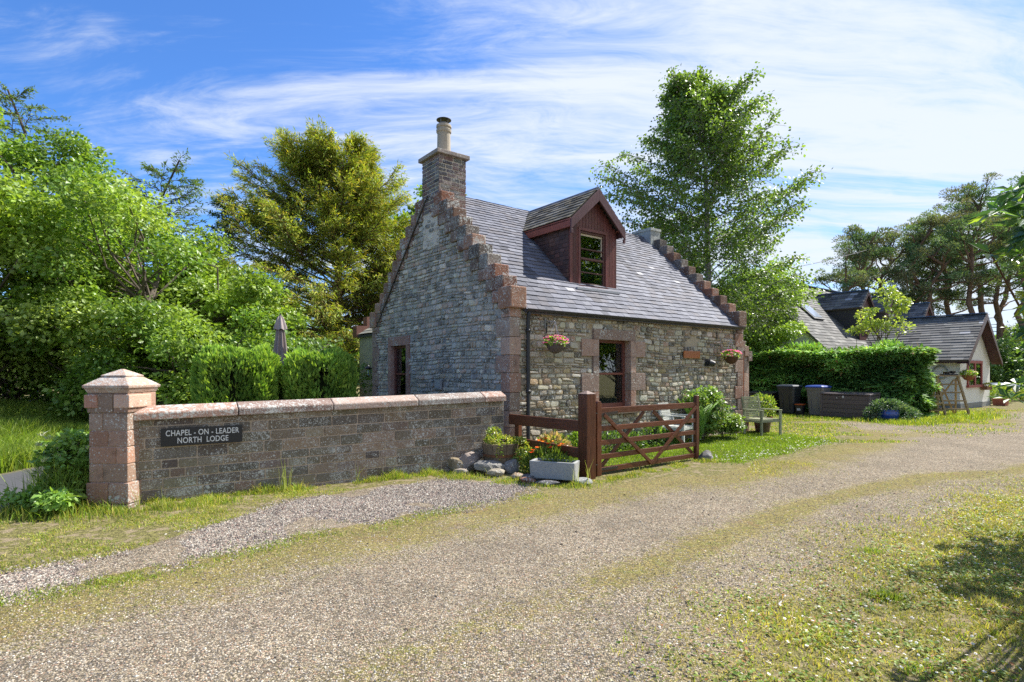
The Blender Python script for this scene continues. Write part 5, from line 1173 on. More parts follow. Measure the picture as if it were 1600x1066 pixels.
# Scots pines beyond the cottage
PBK = (.20, .125, .085)
def pine(x, y, H, seed, label, lean=0., cw=3.6, cb=.6, nl=16, kink=0.):
    r = np.random.default_rng(seed); t_ = thing('scots_pine', label, 'tree', (x, y, 0), 0, 'Scots pines beyond the cottage')
    tp = np.array([[lean*H*(k/9)**1.2+kink*math.sin(k*.9)*.5+r.normal()*.10*min(k, 3), r.normal()*.12*min(k, 3), H*.93*k/9-.3*(k == 0)] for k in range(10)]); hz = np.linspace(0, 1, 10)
    wd = MB(); wd.tube(tp, taper(10, .30, .07, .9), 9, PBK); mb = MB()
    for i in range(nl):
        f_ = cb+(1-cb)*(i+r.uniform(0, 1))/nl; az = i*2.4+r.uniform(-.5, .5); s0 = np.array([np.interp(f_, hz, tp[:, k]) for k in range(3)])
        w_ = cw*np.interp(f_, [cb, cb+.15, .85, 1], [.8, 1., .8, .35])*r.uniform(.5, 1.1); e = .1+.9*max(0, f_-cb)/(1-cb)+r.normal()*.15; m = 6; x_ = np.linspace(0, 1, m)
        bd = np.cumsum(r.normal(size=m)*.14)
        P = np.stack([s0[0]+w_*x_*math.cos(e)*np.cos(az+bd), s0[1]+w_*x_*math.cos(e)*np.sin(az+bd), s0[2]+w_*x_*math.sin(e)+np.cumsum(r.normal(size=m)*.10)*.6+.12*w_*x_**2], -1)
        wd.tube(P, taper(m, .085, .02), 5, PBK, cap=False)
        for q_ in range(int(2.5+w_*1.3)):
            tt = r.uniform(.38, 1.04); c = np.array([np.interp(min(tt, 1), x_, P[:, k]) for k in range(3)])+np.array([*(r.normal(size=2)*.42*w_/3), abs(r.normal())*.25+.1]); cr = r.uniform(.32, .66); n = int(135*cr/.5)
            wd.tube([[np.interp(min(tt, 1)*.85, x_, P[:, k]) for k in range(3)], c], [.025, .012], 4, PBK, cap=False)
            d = nrm(r.normal(size=(n, 3))+[0, 0, .35]); Q = c+d*(cr*r.uniform(.2, 1, n)**.5)[:, None]*[1, 1, .55]
            base = np.array([(.055, .095, .042), (.075, .115, .05), (.10, .13, .06), (.09, .09, .05)])[r.integers(0, 4)]
            mb.leaves(Q, nrm(d+r.normal(size=(n, 3))*.6+[0, 0, .5]), r.normal(size=(n, 3)), .20*r.uniform(.6, 1.2, n), .055, base*r.uniform(.7, 1.4, (n, 1)), .05)
    for i in range(5):      # dead snags below the crown
        f_ = cb*r.uniform(.45, 1); az = r.uniform(0, 6.28); s0 = np.array([np.interp(f_, hz, tp[:, k]) for k in range(3)]); L_ = r.uniform(.5, 1.6); wd.tube([s0, s0+[math.cos(az)*L_, math.sin(az)*L_, r.uniform(-.2, .4)]], [.035, .01], 4, (.12, .10, .09), cap=False)
    wd.build('trunk', M['bark'], t_); mb.build('crown', M['needle'], t_)
pine(25.2, 41, 11.6, 301, 'bushy low-crowned pine, leftmost of the pines beyond the cottage', 0, 3.4, .42, 26)
pine(27.9, 42, 11.8, 302, 'pine with a kinked orange upper trunk beside the leftmost bushy pine', .02, 3.2, .5, 18, .9)
pine(31.2, 40.5, 12.6, 303, 'slanting pine whose trunk leans left over the cottage ridge', -.09, 3.2, .55, 17)
pine(34.0, 44, 13.4, 304, 'pine with a narrow crown between the leaning pine and the forked one', 0, 2.8, .58, 15)
pine(32.4, 40, 12.6, 305, 'forked grey-trunked pine behind the cottage gable', .02, 3.4, .55, 18)
pine(35.4, 42.5, 15.4, 306, 'tallest pine with a wide flat crown and long bare trunk', 0, 4.6, .66, 26)
pine(40.5, 46, 14.6, 307, 'straight pine standing right of the tallest one', 0, 3.6, .6, 18)
pine(29.6, 47, 12.0, 308, 'slender dark pine set back behind the cottage dormers', .02, 3.0, .45, 18)
pine(37.5, 48, 13.0, 309, 'slender pine in the back row behind the tallest pine', .0, 3.2, .5, 16)
pine(38.0, 38.5, 10.5, 310, 'thin pale-trunked pine at the far right above the blue tub', .01, 2.2, .75, 9)
pine(34.0, 37.2, 10.5, 311, 'grey-trunked pine rising just right of the cottage bargeboard', .0, 2.2, .76, 9)
pine(29.3, 41.5, 11.8, 312, 'thin pine just right of the kinked one', .03, 2.6, .5, 14)
pine(31.6, 44.5, 12.2, 313, 'dark-stemmed pine in the gap left of the leaning pine', -.02, 2.6, .48, 14)
pine(37.6, 43.5, 13.4, 314, 'brown pine half hidden behind the tallest pine trunk', .02, 3.0, .5, 16)
for k, (x, y, h, rr, lab) in enumerate(((30.5, 37.5, 4.2, 3.4, 'dark rounded shrubs among the pine trunks right of the cottage'), (35.0, 38.2, 4.6, 3.6, 'dark leafy bush below the thin pale-trunked pine'), (41, 41, 5.0, 4.0, 'dense green bush at the far right edge below the pines'), (25.0, 49, 4.5, 4.5, 'dark thicket between the trunks of the leftmost pines'), (32.0, 52, 5.0, 5.0, 'dark thicket far behind the leaning pine'))):
    broadleaf('laurel_bush', lab, 'bush', (x, y, 0), h, rr, 320+k, [(.045, .085, .02), (.06, .105, .028), (.08, .12, .04)], .0, 40, 330, .22, .95)
for k, (x, y, h, rr, lab) in enumerate(((24.2, 29.2, .9, 1.3, 'low green border plants left of the blue tub'), (27.6, 31.0, 1.0, 1.5, 'low green border plants in front of and right of the blue tub'))):
    broadleaf('border_plant', lab, 'plant', (x, y, 0), h, rr, 340+k, GRN+YG, .0, 18, 200, .12, .3, rt=.03)
# small rowan in front of the cottage dormers
broadleaf('rowan_tree', 'small pale green tree poking above the hedge in front of the cottage dormers', 'tree', LW(20.0, 1.2), 5.2, .95, 120, [(.17, .21, .05), (.22, .25, .07), (.13, .17, .04)], 2.6, 16, 120, .13, .38, rt=.07, kern=(1, 1))
# dark wood closing the horizon
def wood(name, P0, P1, h, n, seed, cols, label=None):
    r = np.random.default_rng(seed); P0 = np.array(P0, float); P1 = np.array(P1, float); mb = MB(); m = n*170
    s = r.uniform(0, 1, n); C_ = P0+(P1-P0)*s[:, None]+r.normal(size=(n, 2))*2.2; cr = r.uniform(1.2, 2.4, n); cz = r.uniform(.1, .95, n)*h*(.7+.5*vnoise(s*30, s*0, 1, seed))
    ci = np.repeat(np.arange(n), 170); dd = nrm(r.normal(size=(m, 3))); P = np.concatenate([C_, cz[:, None]], 1)[ci]+dd*(cr[ci]*r.uniform(.3, 1, m)**.4)[:, None]*[1, 1, .7]; P[:, 2] = np.maximum(P[:, 2], .05)
    cols = np.array(cols); cc = cols[r.integers(0, len(cols), n)][ci]*r.uniform(.7, 1.3, (m, 1))
    mb.leaves(P, nrm(dd+r.normal(size=(m, 3))*.6), nrm(dd+[0, 0, .7]), .42, .32, cc)
    mb.build(name, M['leaf'], None, kind='stuff', label=label, cat='woodland')
wood('woodland', (-60, 36), (28, 62), 5.5, 260, 5, HAW, 'far line of green woodland behind the garden trees')
wood('woodland', (26, 66), (80, 48), 5.5, 150, 6, HAW, 'far line of green woodland behind the pines')
# ------------------------------------------------------------------ clipped yews and the long hedge
def clipped(name, label, loc, rz, sx, sy, h, seed, n=26000, cols=((.045, .10, .018), (.06, .13, .02), (.035, .08, .015)), tips=((.19, .28, .045), (.24, .32, .05), (.14, .235, .04)), cat='hedge', lumps=.19, L=.105, W=.040, up=1.1, horiz=0., nclumps=None):
    r = np.random.default_rng(seed); t_ = thing(name, label, cat, loc, rz)
    core = MB(); core.lathe([(.0, .05), (.74, .05), (.80, .5*h), (.70, h*.82), (0, h*.86)], (0, 0, 0), 14, (.02, .028, .01), sx=sx/2, sy=sy/2); core.build('dark_core', M['bark'], t_)  # solid dark core added inside the foliage to stop see-through
    th = r.uniform(0, 2*math.pi, n); u = r.uniform(0, 1, n); topm = r.random(n) < .36
    ex = .62
    def se(a, p): return np.sign(a)*np.abs(a)**p
    z = np.where(topm, h, u*h); rr = np.where(topm, np.sqrt(r.uniform(0, 1, n)), 1.0)
    rnd_ = np.where(~topm, 1-.16*np.clip((z/h-.75)/.25, 0, 1)**2-.05*(1-z/h), 1.)
    X = sx/2*se(np.cos(th), ex)*rr*rnd_; Y = sy/2*se(np.sin(th), ex)*rr*rnd_
    edge = np.clip((rr-.7)/.3, 0, 1)*topm; z = z-edge**2*.16*h*.8
    # vertical columns of upright shoots
    col_ = fbm(X+loc[0], Y+loc[1]+z*.25, 2.7, seed)-.5; lm = fbm(X*1.0+z*.3, Y+z, 1.7, seed+4)-.5
    nrm_ = nrm(np.stack([X/sx**2*(1-topm*.85), Y/sy**2*(1-topm*.85), np.where(topm, 1.0/h, .02)], -1))
    off = (col_*2.2+lm*1.5)*lumps+r.uniform(-.10, .03, n)*lumps*4
    P = np.stack([X, Y, z], -1)+nrm_*off[:, None]
    P[:, 2] += np.where(topm, (fbm(X+3, Y, 5, seed+8)-.5)*.22, 0)
    T = nrm(nrm_*.55+r.normal(size=(n, 3))*.35+[0, 0, up]); Nn = nrm(r.normal(size=(n, 3))+nrm_*.8)
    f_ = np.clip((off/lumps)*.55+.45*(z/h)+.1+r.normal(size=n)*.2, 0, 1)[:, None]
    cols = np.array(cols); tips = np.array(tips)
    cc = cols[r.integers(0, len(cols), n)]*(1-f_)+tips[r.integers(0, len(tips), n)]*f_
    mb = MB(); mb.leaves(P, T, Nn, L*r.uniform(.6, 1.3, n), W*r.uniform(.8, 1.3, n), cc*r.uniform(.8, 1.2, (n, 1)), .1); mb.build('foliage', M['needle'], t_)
    return t_
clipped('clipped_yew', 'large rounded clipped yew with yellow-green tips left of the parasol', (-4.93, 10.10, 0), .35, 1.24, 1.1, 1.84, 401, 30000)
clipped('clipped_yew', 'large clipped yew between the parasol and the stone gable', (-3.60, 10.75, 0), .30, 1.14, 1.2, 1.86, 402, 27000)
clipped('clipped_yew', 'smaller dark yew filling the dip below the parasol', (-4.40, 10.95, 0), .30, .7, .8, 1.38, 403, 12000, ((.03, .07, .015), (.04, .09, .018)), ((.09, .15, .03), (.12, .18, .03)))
# leyland cypress hedge: long block with layered horizontal sprays
def conifer_hedge(loc, rz, x0, x1, y0, y1, h, seed, n, label):
    r = np.random.default_rng(seed); t_ = thing('conifer_hedge', label, 'hedge', loc, rz)
    core = MB(); core.bb(x0+.30, x1-.30, y0+.30, y1-.30, .1, h-.3, (.05, .045, .022)); core.build('dark_core', M['bark'], t_)  # dark filler block added behind the sprays to close gaps
    per = [(x0, y0, x1, y0), (x0, y1, x0, y0), (x1, y0, x1, y1)]; Ls = np.array([x1-x0, (y1-y0), (y1-y0)*.6, (x1-x0)*.8])
    pk = r.choice(4, n, p=Ls/Ls.sum()); u = r.uniform(0, 1, n); z = r.uniform(.02, 1, n)*h
    X = np.select([pk == 0, pk == 1, pk == 2, pk == 3], [x0+(x1-x0)*u, np.full(n, x0), np.full(n, x1), x0+(x1-x0)*u])
    Y = np.select([pk == 0, pk == 1, pk == 2, pk == 3], [np.full(n, y0), y0+(y1-y0)*u, y0+(y1-y0)*u, y0+(y1-y0)*r.uniform(0, 1, n)])
    Nn = np.select([(pk == 0)[:, None], (pk == 1)[:, None], (pk == 2)[:, None], (pk == 3)[:, None]], [np.array([0, -1., 0]), np.array([-1., 0, 0]), np.array([1., 0, 0]), np.array([0, 0, 1.])])
    top = pk == 3; z = np.where(top, h, z)
    along = np.where(pk == 0, X, Y)
    lay = fbm(along*.8, z*4.2+fbm(along, z, 1.2, seed)*1.5, 1.0, seed+2)-.5; big = fbm(along, z, .8, seed+5)-.5
    off = lay*.95+big*.55+r.uniform(-.14, .05, n)+np.where(top, 0, .28*np.exp(-((z-h+.05)/.28)**2)-.12*(z < .35))
    P = np.stack([X, Y, z], -1)+Nn*off[:, None]
    P[:, 2] = np.maximum(P[:, 2], .04)
    P[:, 2] += np.where(top, (fbm(X, Y, 1.5, seed+9)-.5)*.5, 0)+np.where(z > h*.9, (fbm(along, z*0, .9, seed+3)-.5)*.25, 0)
    sd = np.cross(Nn, [0, 0, 1.]); T = nrm(Nn*.7+sd*r.normal(size=(n, 1))*.7+r.normal(size=(n, 3))*.25+[0, 0, -.12]+top[:, None]*np.array([0, 0, -.3])); NN = nrm(r.normal(size=(n, 3))*.35+[0, 0, 1.]+Nn*.4)
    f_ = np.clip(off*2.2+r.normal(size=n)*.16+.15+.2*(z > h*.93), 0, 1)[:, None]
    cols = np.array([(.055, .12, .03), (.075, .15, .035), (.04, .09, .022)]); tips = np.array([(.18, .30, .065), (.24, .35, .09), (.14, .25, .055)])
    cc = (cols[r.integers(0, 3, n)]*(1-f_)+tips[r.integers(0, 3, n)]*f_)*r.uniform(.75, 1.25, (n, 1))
    cc[r.random(n) < .03] = (.14, .08, .03)
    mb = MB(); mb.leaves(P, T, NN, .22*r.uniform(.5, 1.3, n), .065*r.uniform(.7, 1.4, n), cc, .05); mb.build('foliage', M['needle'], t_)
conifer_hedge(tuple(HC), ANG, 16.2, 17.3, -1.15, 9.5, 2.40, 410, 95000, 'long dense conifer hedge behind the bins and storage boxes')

# ------------------------------------------------------------------ shrubs near the lodge, pier and drive
broadleaf('variegated_bush', 'bushy shrub with pale young leaves against the lodge wall beyond the gate', 'bush', LW(5.30, -.38), 1.35, .40, 130, [(.06, .11, .025), (.09, .15, .03), (.15, .18, .05), (.04, .075, .016)], .02, 34, 170, .075, .20, rt=.03)
broadleaf('variegated_bush', 'lower spreading part-yellow shrub at the right foot of the lodge wall', 'bush', LW(6.05, -.45), .70, .34, 131, [(.10, .15, .03), (.15, .18, .05), (.05, .09, .02)], .02, 22, 150, .065, .16, rt=.02)
fn = thing('fern', 'upright light green fern by the lodge wall behind the gate end', 'fern', LW(4.95, -.45), 0)
mb = MB(); r = np.random.default_rng(9)
for k in range(13):
    az = k*2.4+r.uniform(-.3, .3); Ln = r.uniform(.9, 1.25); tt = np.linspace(.08, 1, 24); px_ = np.cos(az)*Ln*.42*tt**1.5; py_ = np.sin(az)*Ln*.42*tt**1.5; pz_ = Ln*(tt-.18*tt**3); ct_ = np.stack([px_, py_, pz_], -1)
    sd = np.array([-math.sin(az), math.cos(az), 0]); wdt = .16*np.sin(np.clip(tt*1.05, 0, 1)*math.pi)**.7+.01
    for s_ in (-1, 1): mb.leaves(ct_, np.tile(sd*s_, (24, 1))+np.stack([px_*0, py_*0, tt*0+.25], -1), np.tile([math.cos(az), math.sin(az), .6], (24, 1)), wdt, .035, np.tile([.11, .19, .03], (24, 1))*r.uniform(.8, 1.2))
mb.build('frond', M['leaf'], fn)
fb = thing('flower_bed', 'pale peach-leaved plants at the lodge foot behind the short rail fence', 'plants', LW(.62, -.42), ANG)
mb = MB(); foliage_clump(mb, (0, 0, .22), .38, .22, .26, 700, .09, .05, [(.20, .15, .08), (.13, .14, .05), (.06, .09, .025), (.24, .16, .11)], .4, 22); foliage_clump(mb, (.75, .05, .22), .32, .22, .26, 700, .08, .045, GRN, .4, 23); foliage_clump(mb, (-.55, -.35, .15), .3, .22, .2, 500, .08, .045, GRN+YG, .4, 24); mb.build('foliage', M['leaf'], fb)
fb = thing('bedding_plants', 'low dark green plants along the lodge wall under the front window', 'plants', LW(2.6, -.25), ANG)
mb = MB()
for k, (x, h) in enumerate(((-.9, .2), (-.3, .26), (.4, .2), (1.0, .3), (1.5, .22))): foliage_clump(mb, (x, 0, h*.6), .34, .18, h, 420, .08, .04, [(.05, .09, .02), (.07, .12, .025), (.035, .06, .015)], .5, 30+k)
mb.build('foliage', M['leaf'], fb)
fb = thing('trough_side_plants', 'leafy weeds spilling over the stones between barrel and trough', 'plants', (.12, 8.75, 0), 0)
mb = MB(); foliage_clump(mb, (.05, .08, .14), .18, .14, .16, 420, .04, .03, YG+GRN, .4, 44); foliage_clump(mb, (.12, .2, .3), .14, .12, .10, 160, .04, .03, YG, .4, 45); mb.build('foliage', M['leaf'], fb)
broadleaf('roadside_bush', 'leafy bramble bush crowding the left side of the red pier', 'bush', (-5.28, 6.85, 0), .95, .30, 140, [(.07, .13, .025), (.11, .18, .035), (.14, .21, .05), (.05, .09, .02)], .0, 30, 150, .07, .17, rt=.02)
broadleaf('roadside_bush', 'low leafy bramble spreading in front of the pier at the lane edge', 'bush', (-5.25, 6.45, 0), .38, .38, 141, [(.07, .13, .025), (.10, .16, .03), (.14, .2, .05)], .0, 20, 130, .07, .14, rt=.02)
# rhododendron just out of reach at the right edge
rh = thing('rhododendron', 'large-leaved rhododendron hanging in at the right edge', 'bush', (5.6, 5.1, 0), 0)
r = np.random.default_rng(77); wd = MB(); mb = MB(); fl = MB()
tipsR = []
for k in range(520):      # main bush, just outside the frame
    d = nrm(r.normal(size=3)+[0, 0, .1]); q_ = r.uniform(.5, 1.0); c = np.array([.35, 0, 2.0])+d*q_*np.array([1.15, 1.05, 1.35])
    if c[0]+5.6 < .90*(c[1]+5.1)+.12: continue
    tipsR.append((c, d))
for k in range(170):      # boughs reaching into the frame
    y = r.uniform(2.4, 3.3); z = r.uniform(1.72, 1.6+.33*y); e = .925+.02*math.sin(z*7)+.02*r.normal()-.03*math.exp(-((z-2.3)/.25)**2)
    c = np.array([y*(e+r.uniform(0, .10))-5.6, y-5.1, z]); tipsR.append((c, nrm(np.array([-.6, -.3, .2])+r.normal(size=3)*.5)))
for c in ((-2.50, -1.6, 1.43), (-2.42, -1.55, 1.52), (-2.38, -1.6, 1.47)): tipsR.append((np.array(c), np.array([-.5, -.3, .1])))
for c, d in tipsR:
    if r.random() < .16: wd.tube([(.2*d[0], .2*d[1], .3+c[2]*.2), c*.55+[0, 0, .15], c], [.018, .010, .005], 5, (.14, .09, .06), cap=False)
    m = r.integers(8, 13); a = np.arange(m)*2.4+r.uniform(0, 6); ax = nrm(d*.6+[0, 0, .8])
    e1 = nrm(np.cross(ax, [.3, .5, .1])); e2 = np.cross(ax, e1)
    T = e1*np.cos(a)[:, None]+e2*np.sin(a)[:, None]+ax*r.uniform(-.25, .55, (m, 1))+[0, 0, -.15]
    base_c = [(.035, .075, .022), (.05, .10, .025), (.03, .06, .03), (.12, .17, .03), (.19, .22, .035)][r.choice(5, p=[.28, .26, .16, .18, .12])]
    cc = np.tile(base_c, (m, 1))*r.uniform(.75, 1.25, (m, 1))
    mb.leaves(np.tile(c, (m, 1))+T*.01, T, np.tile(ax, (m, 1))+r.normal(size=(m, 3))*.2, r.uniform(.07, .125, m), r.uniform(.03, .045, m), cc, .25)
    if r.random() < .12 and c[1] > -1.2:
        m = 10; T = nrm(r.normal(size=(m, 3))+ax*1.2); fl.leaves(np.tile(c, (m, 1)), T, r.normal(size=(m, 3)), .055, .018, np.tile((.34, .17, .13), (m, 1))*r.uniform(.7, 1.3, (m, 1)))
wd.tube([(.1, 0, -.1), (0, 0, .8), (.1, .1, 2.0)], [.08, .06, .03], 7, (.14, .09, .06)); wd.build('branches', M['bark'], rh); mb.build('leaves', M['gloss_leaf'], rh); fl.build('bud', M['leaf'], rh)
# trees across the drive, outside the frame to the right: seen in the window reflections
broadleaf('maple_tree', 'leafy tree across the drive, mirrored in the lodge windows', 'tree', (25.0, 10.0, 0), 14.5, 5.2, 150, SYC, .3, 90, 260, .34, 1.5)

# ------------------------------------------------------------------ grass, clover, daisies, loose gravel
def blades(mb, X, Y, h, w_, cols, seed, lean=.35, z=None):
    r = np.random.default_rng(seed); n = len(X); cols = np.array(cols)
    h = np.broadcast_to(h, n)*r.uniform(.5, 1.25, n); a = r.uniform(0, 6.283, n); b = r.uniform(0, 6.283, n); ln = np.abs(r.normal(size=n))*lean*h
    zz_ = ground_z(X, Y)-.005 if z is None else z
    P = np.stack([X, Y, zz_], -1); sd = np.stack([np.cos(a), np.sin(a), np.zeros(n)], -1)*(np.broadcast_to(w_, n)/2)[:, None]; ld = np.stack([np.cos(b)*ln, np.sin(b)*ln, np.zeros(n)], -1)
    m_ = P+ld*.35+np.stack([0*h, 0*h, h*.55], -1); tp = P+ld+np.stack([0*h, 0*h, h*.95], -1)
    V_ = np.stack([P-sd, P+sd, m_+sd*.75, tp, m_-sd*.75], 1).reshape(-1, 3)
    k = np.arange(n)[:, None]*5
    cc = cols[r.integers(0, len(cols), n)]*r.uniform(.7, 1.3, (n, 1)); base = mb.n
    mb.add(V_, k+np.array([[0, 1, 2, 4]]), np.repeat(cc, 5, 0)); mb.F.setdefault((3, 0), []).append(k+np.array([[4, 2, 3]])+base)
def scatter(n, x0, x1, y0, y1, seed, dens):
    r = np.random.default_rng(seed); X = r.uniform(x0, x1, n); Y = r.uniform(y0, y1, n); p = dens(X, Y); k = r.random(n) < p; return X[k], Y[k]
GC = [(.12, .20, .025), (.16, .25, .03), (.09, .15, .02), (.22, .28, .04)]
DRY = [(.36, .34, .08), (.28, .31, .05), (.20, .26, .04), (.40, .33, .14), (.16, .22, .03)]
def inview(X, Y): return (np.abs(X) < .96*Y+.3)
mb = MB()
X, Y = scatter(190000, -.2, 8.4, 8.2, 15.2, 1, lambda X, Y: blend(fields(X, Y)['lawn']-.02, .05)*(.55+.6*fbm(X, Y, 2, 3))); blades(mb, X, Y, .05, .010, GC, 1, .5)
mb.build('lawn_grass', M['grass'], None, kind='stuff', label='short bright green lawn between the gate and the lodge', cat='grass')
mb = MB()   # right-hand verge: low weedy turf with taller tufts
def vd(X, Y):
    f = fields(X, Y); right = (X > .55*Y-1.2); return np.where(right, np.clip(blend(-f['drive']+.10, .22), 0, 1), 0)*inview(X, Y)*np.clip(9/(Y+2)**1.1, .12, 1)*(.25+1.2*fbm(X, Y, 2.3, 40))
X, Y = scatter(420000, .2, 9.5, 2.2, 10, 2, vd); h_ = .018+.045*fbm(X, Y, 1.8, 42)**2*2; blades(mb, X, Y, h_*.85, .007, DRY+[(.36, .30, .12), (.30, .23, .10), (.26, .26, .07)], 2, 1.0)
r = np.random.default_rng(14)
for (x, y, k) in ((2.63, 3.97, 300), (3.15, 4.95, 120), (2.15, 3.0, 60)): blades(mb, x+r.normal(size=k)*.055, y+r.normal(size=k)*.04, .055, .006, GC+DRY[1:3], int(x*10), .5)
# clover-like round leaves
X, Y = scatter(100000, .2, 8, 2.3, 8.5, 22, lambda X, Y: vd(X, Y)*(fbm(X, Y, 2.6, 77) > .45)); n = len(X); r = np.random.default_rng(3)
mb.leaves(np.stack([X, Y, ground_z(X, Y)+r.uniform(.008, .035, n)], -1), np.stack([r.normal(size=n), r.normal(size=n), r.normal(size=n)*.25], -1), np.tile([0, 0, 1.], (n, 1))+r.normal(size=(n, 3))*.25, .026*r.uniform(.6, 1.4, n), .020, np.array([(.10, .17, .03), (.15, .22, .04), (.22, .26, .07), (.26, .12, .05)])[r.choice(4, n, p=[.35, .3, .25, .10])]*r.uniform(.7, 1.3, (n, 1)))
mb.build('verge_grass', M['grass'], None, kind='stuff', label='patchy yellow-green turf and clover along the right side of the drive', cat='grass')
def daisies(name, X, Y, seed, label, s=.0085, hz=.025):
    r = np.random.default_rng(seed); n = len(X); mb = MB(); P = np.stack([X, Y, ground_z(X, Y)+hz*r.uniform(.7, 1.4, n)], -1); k = 7; a = np.arange(k)*2*math.pi/k
    tl = nrm(np.array([0, 0, 1.])+r.normal(size=(n, 3))*.3); e1 = nrm(np.cross(tl, [1., .2, 0])); e2 = np.cross(tl, e1); ss = s*r.uniform(.7, 1.25, n)
    ring = P[:, None]+ss[:, None, None]*(e1[:, None]*np.cos(a)[None, :, None]+e2[:, None]*np.sin(a)[None, :, None])
    V_ = np.concatenate([ring, (P+tl*.002)[:, None]], 1).reshape(-1, 3); b = np.arange(n)[:, None, None]*8
    mb.add(V_, (b+np.stack([np.arange(k), (np.arange(k)+1) % k, np.full(k, 7)], -1)[None]).reshape(-1, 3), np.tile([.68, .67, .66], (n*8, 1)))
    q_ = P+tl*.003; mb.leaves(q_-e1*ss[:, None]*.3, e1, tl, ss*.6, ss*.6, np.tile([.65, .48, .05], (n, 1)), 0)
    mb.build(name, M['petal'], None, kind='stuff', label=label, cat='flowers')
X, Y = scatter(7500, .8, 9, 2.4, 9.5, 5, lambda X, Y: vd(X, Y)*1.4*(fbm(X, Y, .9, 50) > .42)); daisies('daisies', X, Y, 5, 'white daisies dotted through the turf on the right of the drive')
X, Y = scatter(9000, 3.2, 8.2, 9, 14, 6, lambda X, Y: (np.exp(-(ldist(X, Y, [(3.5, 9.85), (4.8, 10.6), (6.2, 11.7), (7.2, 12.6)])/.33)**2)*.28+.02)*blend(fields(X, Y)['lawn']+.1, .05)); daisies('daisies', X, Y, 6, 'white daisies along the edge of the lawn beyond the gate', .012, .04)
mb = MB()   # foot of the wall and around the gate
for (A_, B_, n, sp_, hh_) in (((-4.95, 6.42), (-.2, 9.35), 8200, .10, .13), ((-5.3, 6.1), (-3.6, 6.9), 3000, .22, .10), ((-4.4, 6.25), (-2.2, 7.9), 2200, .2, .07), ((1.1, 8.1), (3.5, 10.05), 5200, .13, .075), ((-.9, 8.45), (1.0, 7.75), 3200, .14, .07), ((-.2, 9.3), (1.1, 8.7), 2400, .15, .2), ((-1.4, 8.45), (-.6, 8.75), 800, .10, .12)):
    r = np.random.default_rng(n); s = r.uniform(0, 1, n); X = A_[0]+(B_[0]-A_[0])*s+r.normal(size=n)*sp_; Y = A_[1]+(B_[1]-A_[1])*s+r.normal(size=n)*sp_*.8
    tuft = fbm(X, Y, 3.2, 60); k = tuft > .46; X, Y = X[k], Y[k]; blades(mb, X, Y, hh_*.62*(.25+2.2*(tuft[k]-.4)*2), .007, GC[:2]+DRY, n, .6)
r = np.random.default_rng(15)
for (x, y, h_) in ((-3.05, 7.5, .42), (-3.02, 7.48, .34), (-4.25, 6.45, .30), (-2.2, 7.95, .28), (-4.05, 6.5, .25), (.9, 7.85, .3), (-.35, 8.5, .25), (1.05, 7.95, .35)): blades(mb, x+r.normal(size=7)*.03, y+r.normal(size=7)*.03, h_, .010, [(.3, .32, .10), (.22, .27, .06)], int(h_*100), .25)
mb.build('wall_foot_grass', M['grass'], None, kind='stuff', label='unmown grass along the foot of the stone wall and under the gate', cat='grass')
mb = MB()   # moss and sparse tufts over the drive and its left edge
X, Y = scatter(420000, -9, 12, 1.9, 20, 8, lambda X, Y: np.clip((fields(X, Y)['moss']-.42)*1.5, 0, 1)*(fields(X, Y)['drive'] > -.1)*inview(X, Y)*np.clip(5/Y, .2, 1)*.35*(fbm(X, Y, 2.2, 71) > .48)); blades(mb, X, Y, .013+.02*fbm(X, Y, 2, 9)**2, .006, DRY, 8, 1.0)
band = [(-5.5, 2.4), (-4.2, 3.3), (-3.4, 4.0), (-2.75, 4.55), (-1.95, 5.5), (-.9, 6.3), (.35, 7.2)]
X, Y = scatter(260000, -7, 1.5, 1.8, 8.5, 9, lambda X, Y: np.exp(-(ldist(X, Y, band)/.17)**2)*(fbm(X, Y, 2.4, 81) > .40)*inview(X, Y)*np.clip(4/Y, .25, 1)); blades(mb, X, Y, .03, .006, GC+DRY[:2], 9, .9)
mb.build('drive_moss', M['grass'], None, kind='stuff', label='moss and short grass creeping over the gravel drive', cat='moss')
mb = MB()   # tall weeds round the bramble by the pier
r = np.random.default_rng(31); n = 900; X = -5.3+r.normal(size=n)*.2; Y = 6.75+r.normal(size=n)*.2; k = (X < -4.98)*(X > -5.6); blades(mb, X[k], Y[k], .6, .010, [(.16, .24, .04), (.22, .28, .06), (.12, .18, .03)], 31, .45)
n = 1500; X = -5.4+r.normal(size=n)*.4; Y = 6.35+r.normal(size=n)*.2; k = X > -5.75; X, Y = X[k], Y[k]; n = len(X); blades(mb, X, Y, .16, .009, GC+DRY[:2], 32, .6)
for q_ in range(16):
    x, y, h = -5.3+r.normal()*.25, 6.7+r.normal()*.2, r.uniform(.55, .85)
    if x > -5.0: continue
    k = 26; blades(mb, x+r.normal(size=k)*.015, y+r.normal(size=k)*.015, .05, .02, [(.45, .47, .36), (.30, .36, .12)], q_, 1., np.full(k, h)); blades(mb, np.full(3, x), np.full(3, y), h*1.2, .008, [(.16, .22, .06)], q_, .02)
mb.build('tall_weeds', M['grass'], None, kind='stuff', label='tall feathery weeds and seed heads left of the red pier', cat='weeds')
mb = MB()   # rough verge left of the pier, bank across the lane, turf left foreground
def ld_(X, Y):
    f = fields(X, Y); g_ = (f['drive'] < .05)*(f['strip'] < .0)*(f['road'] < -.02)*(f['lawn'] < 0); return g_*inview(X, Y)*(X < -2.0)*((X+4.5)*2.8 > (Y-6.7)*4.37*.0-99)
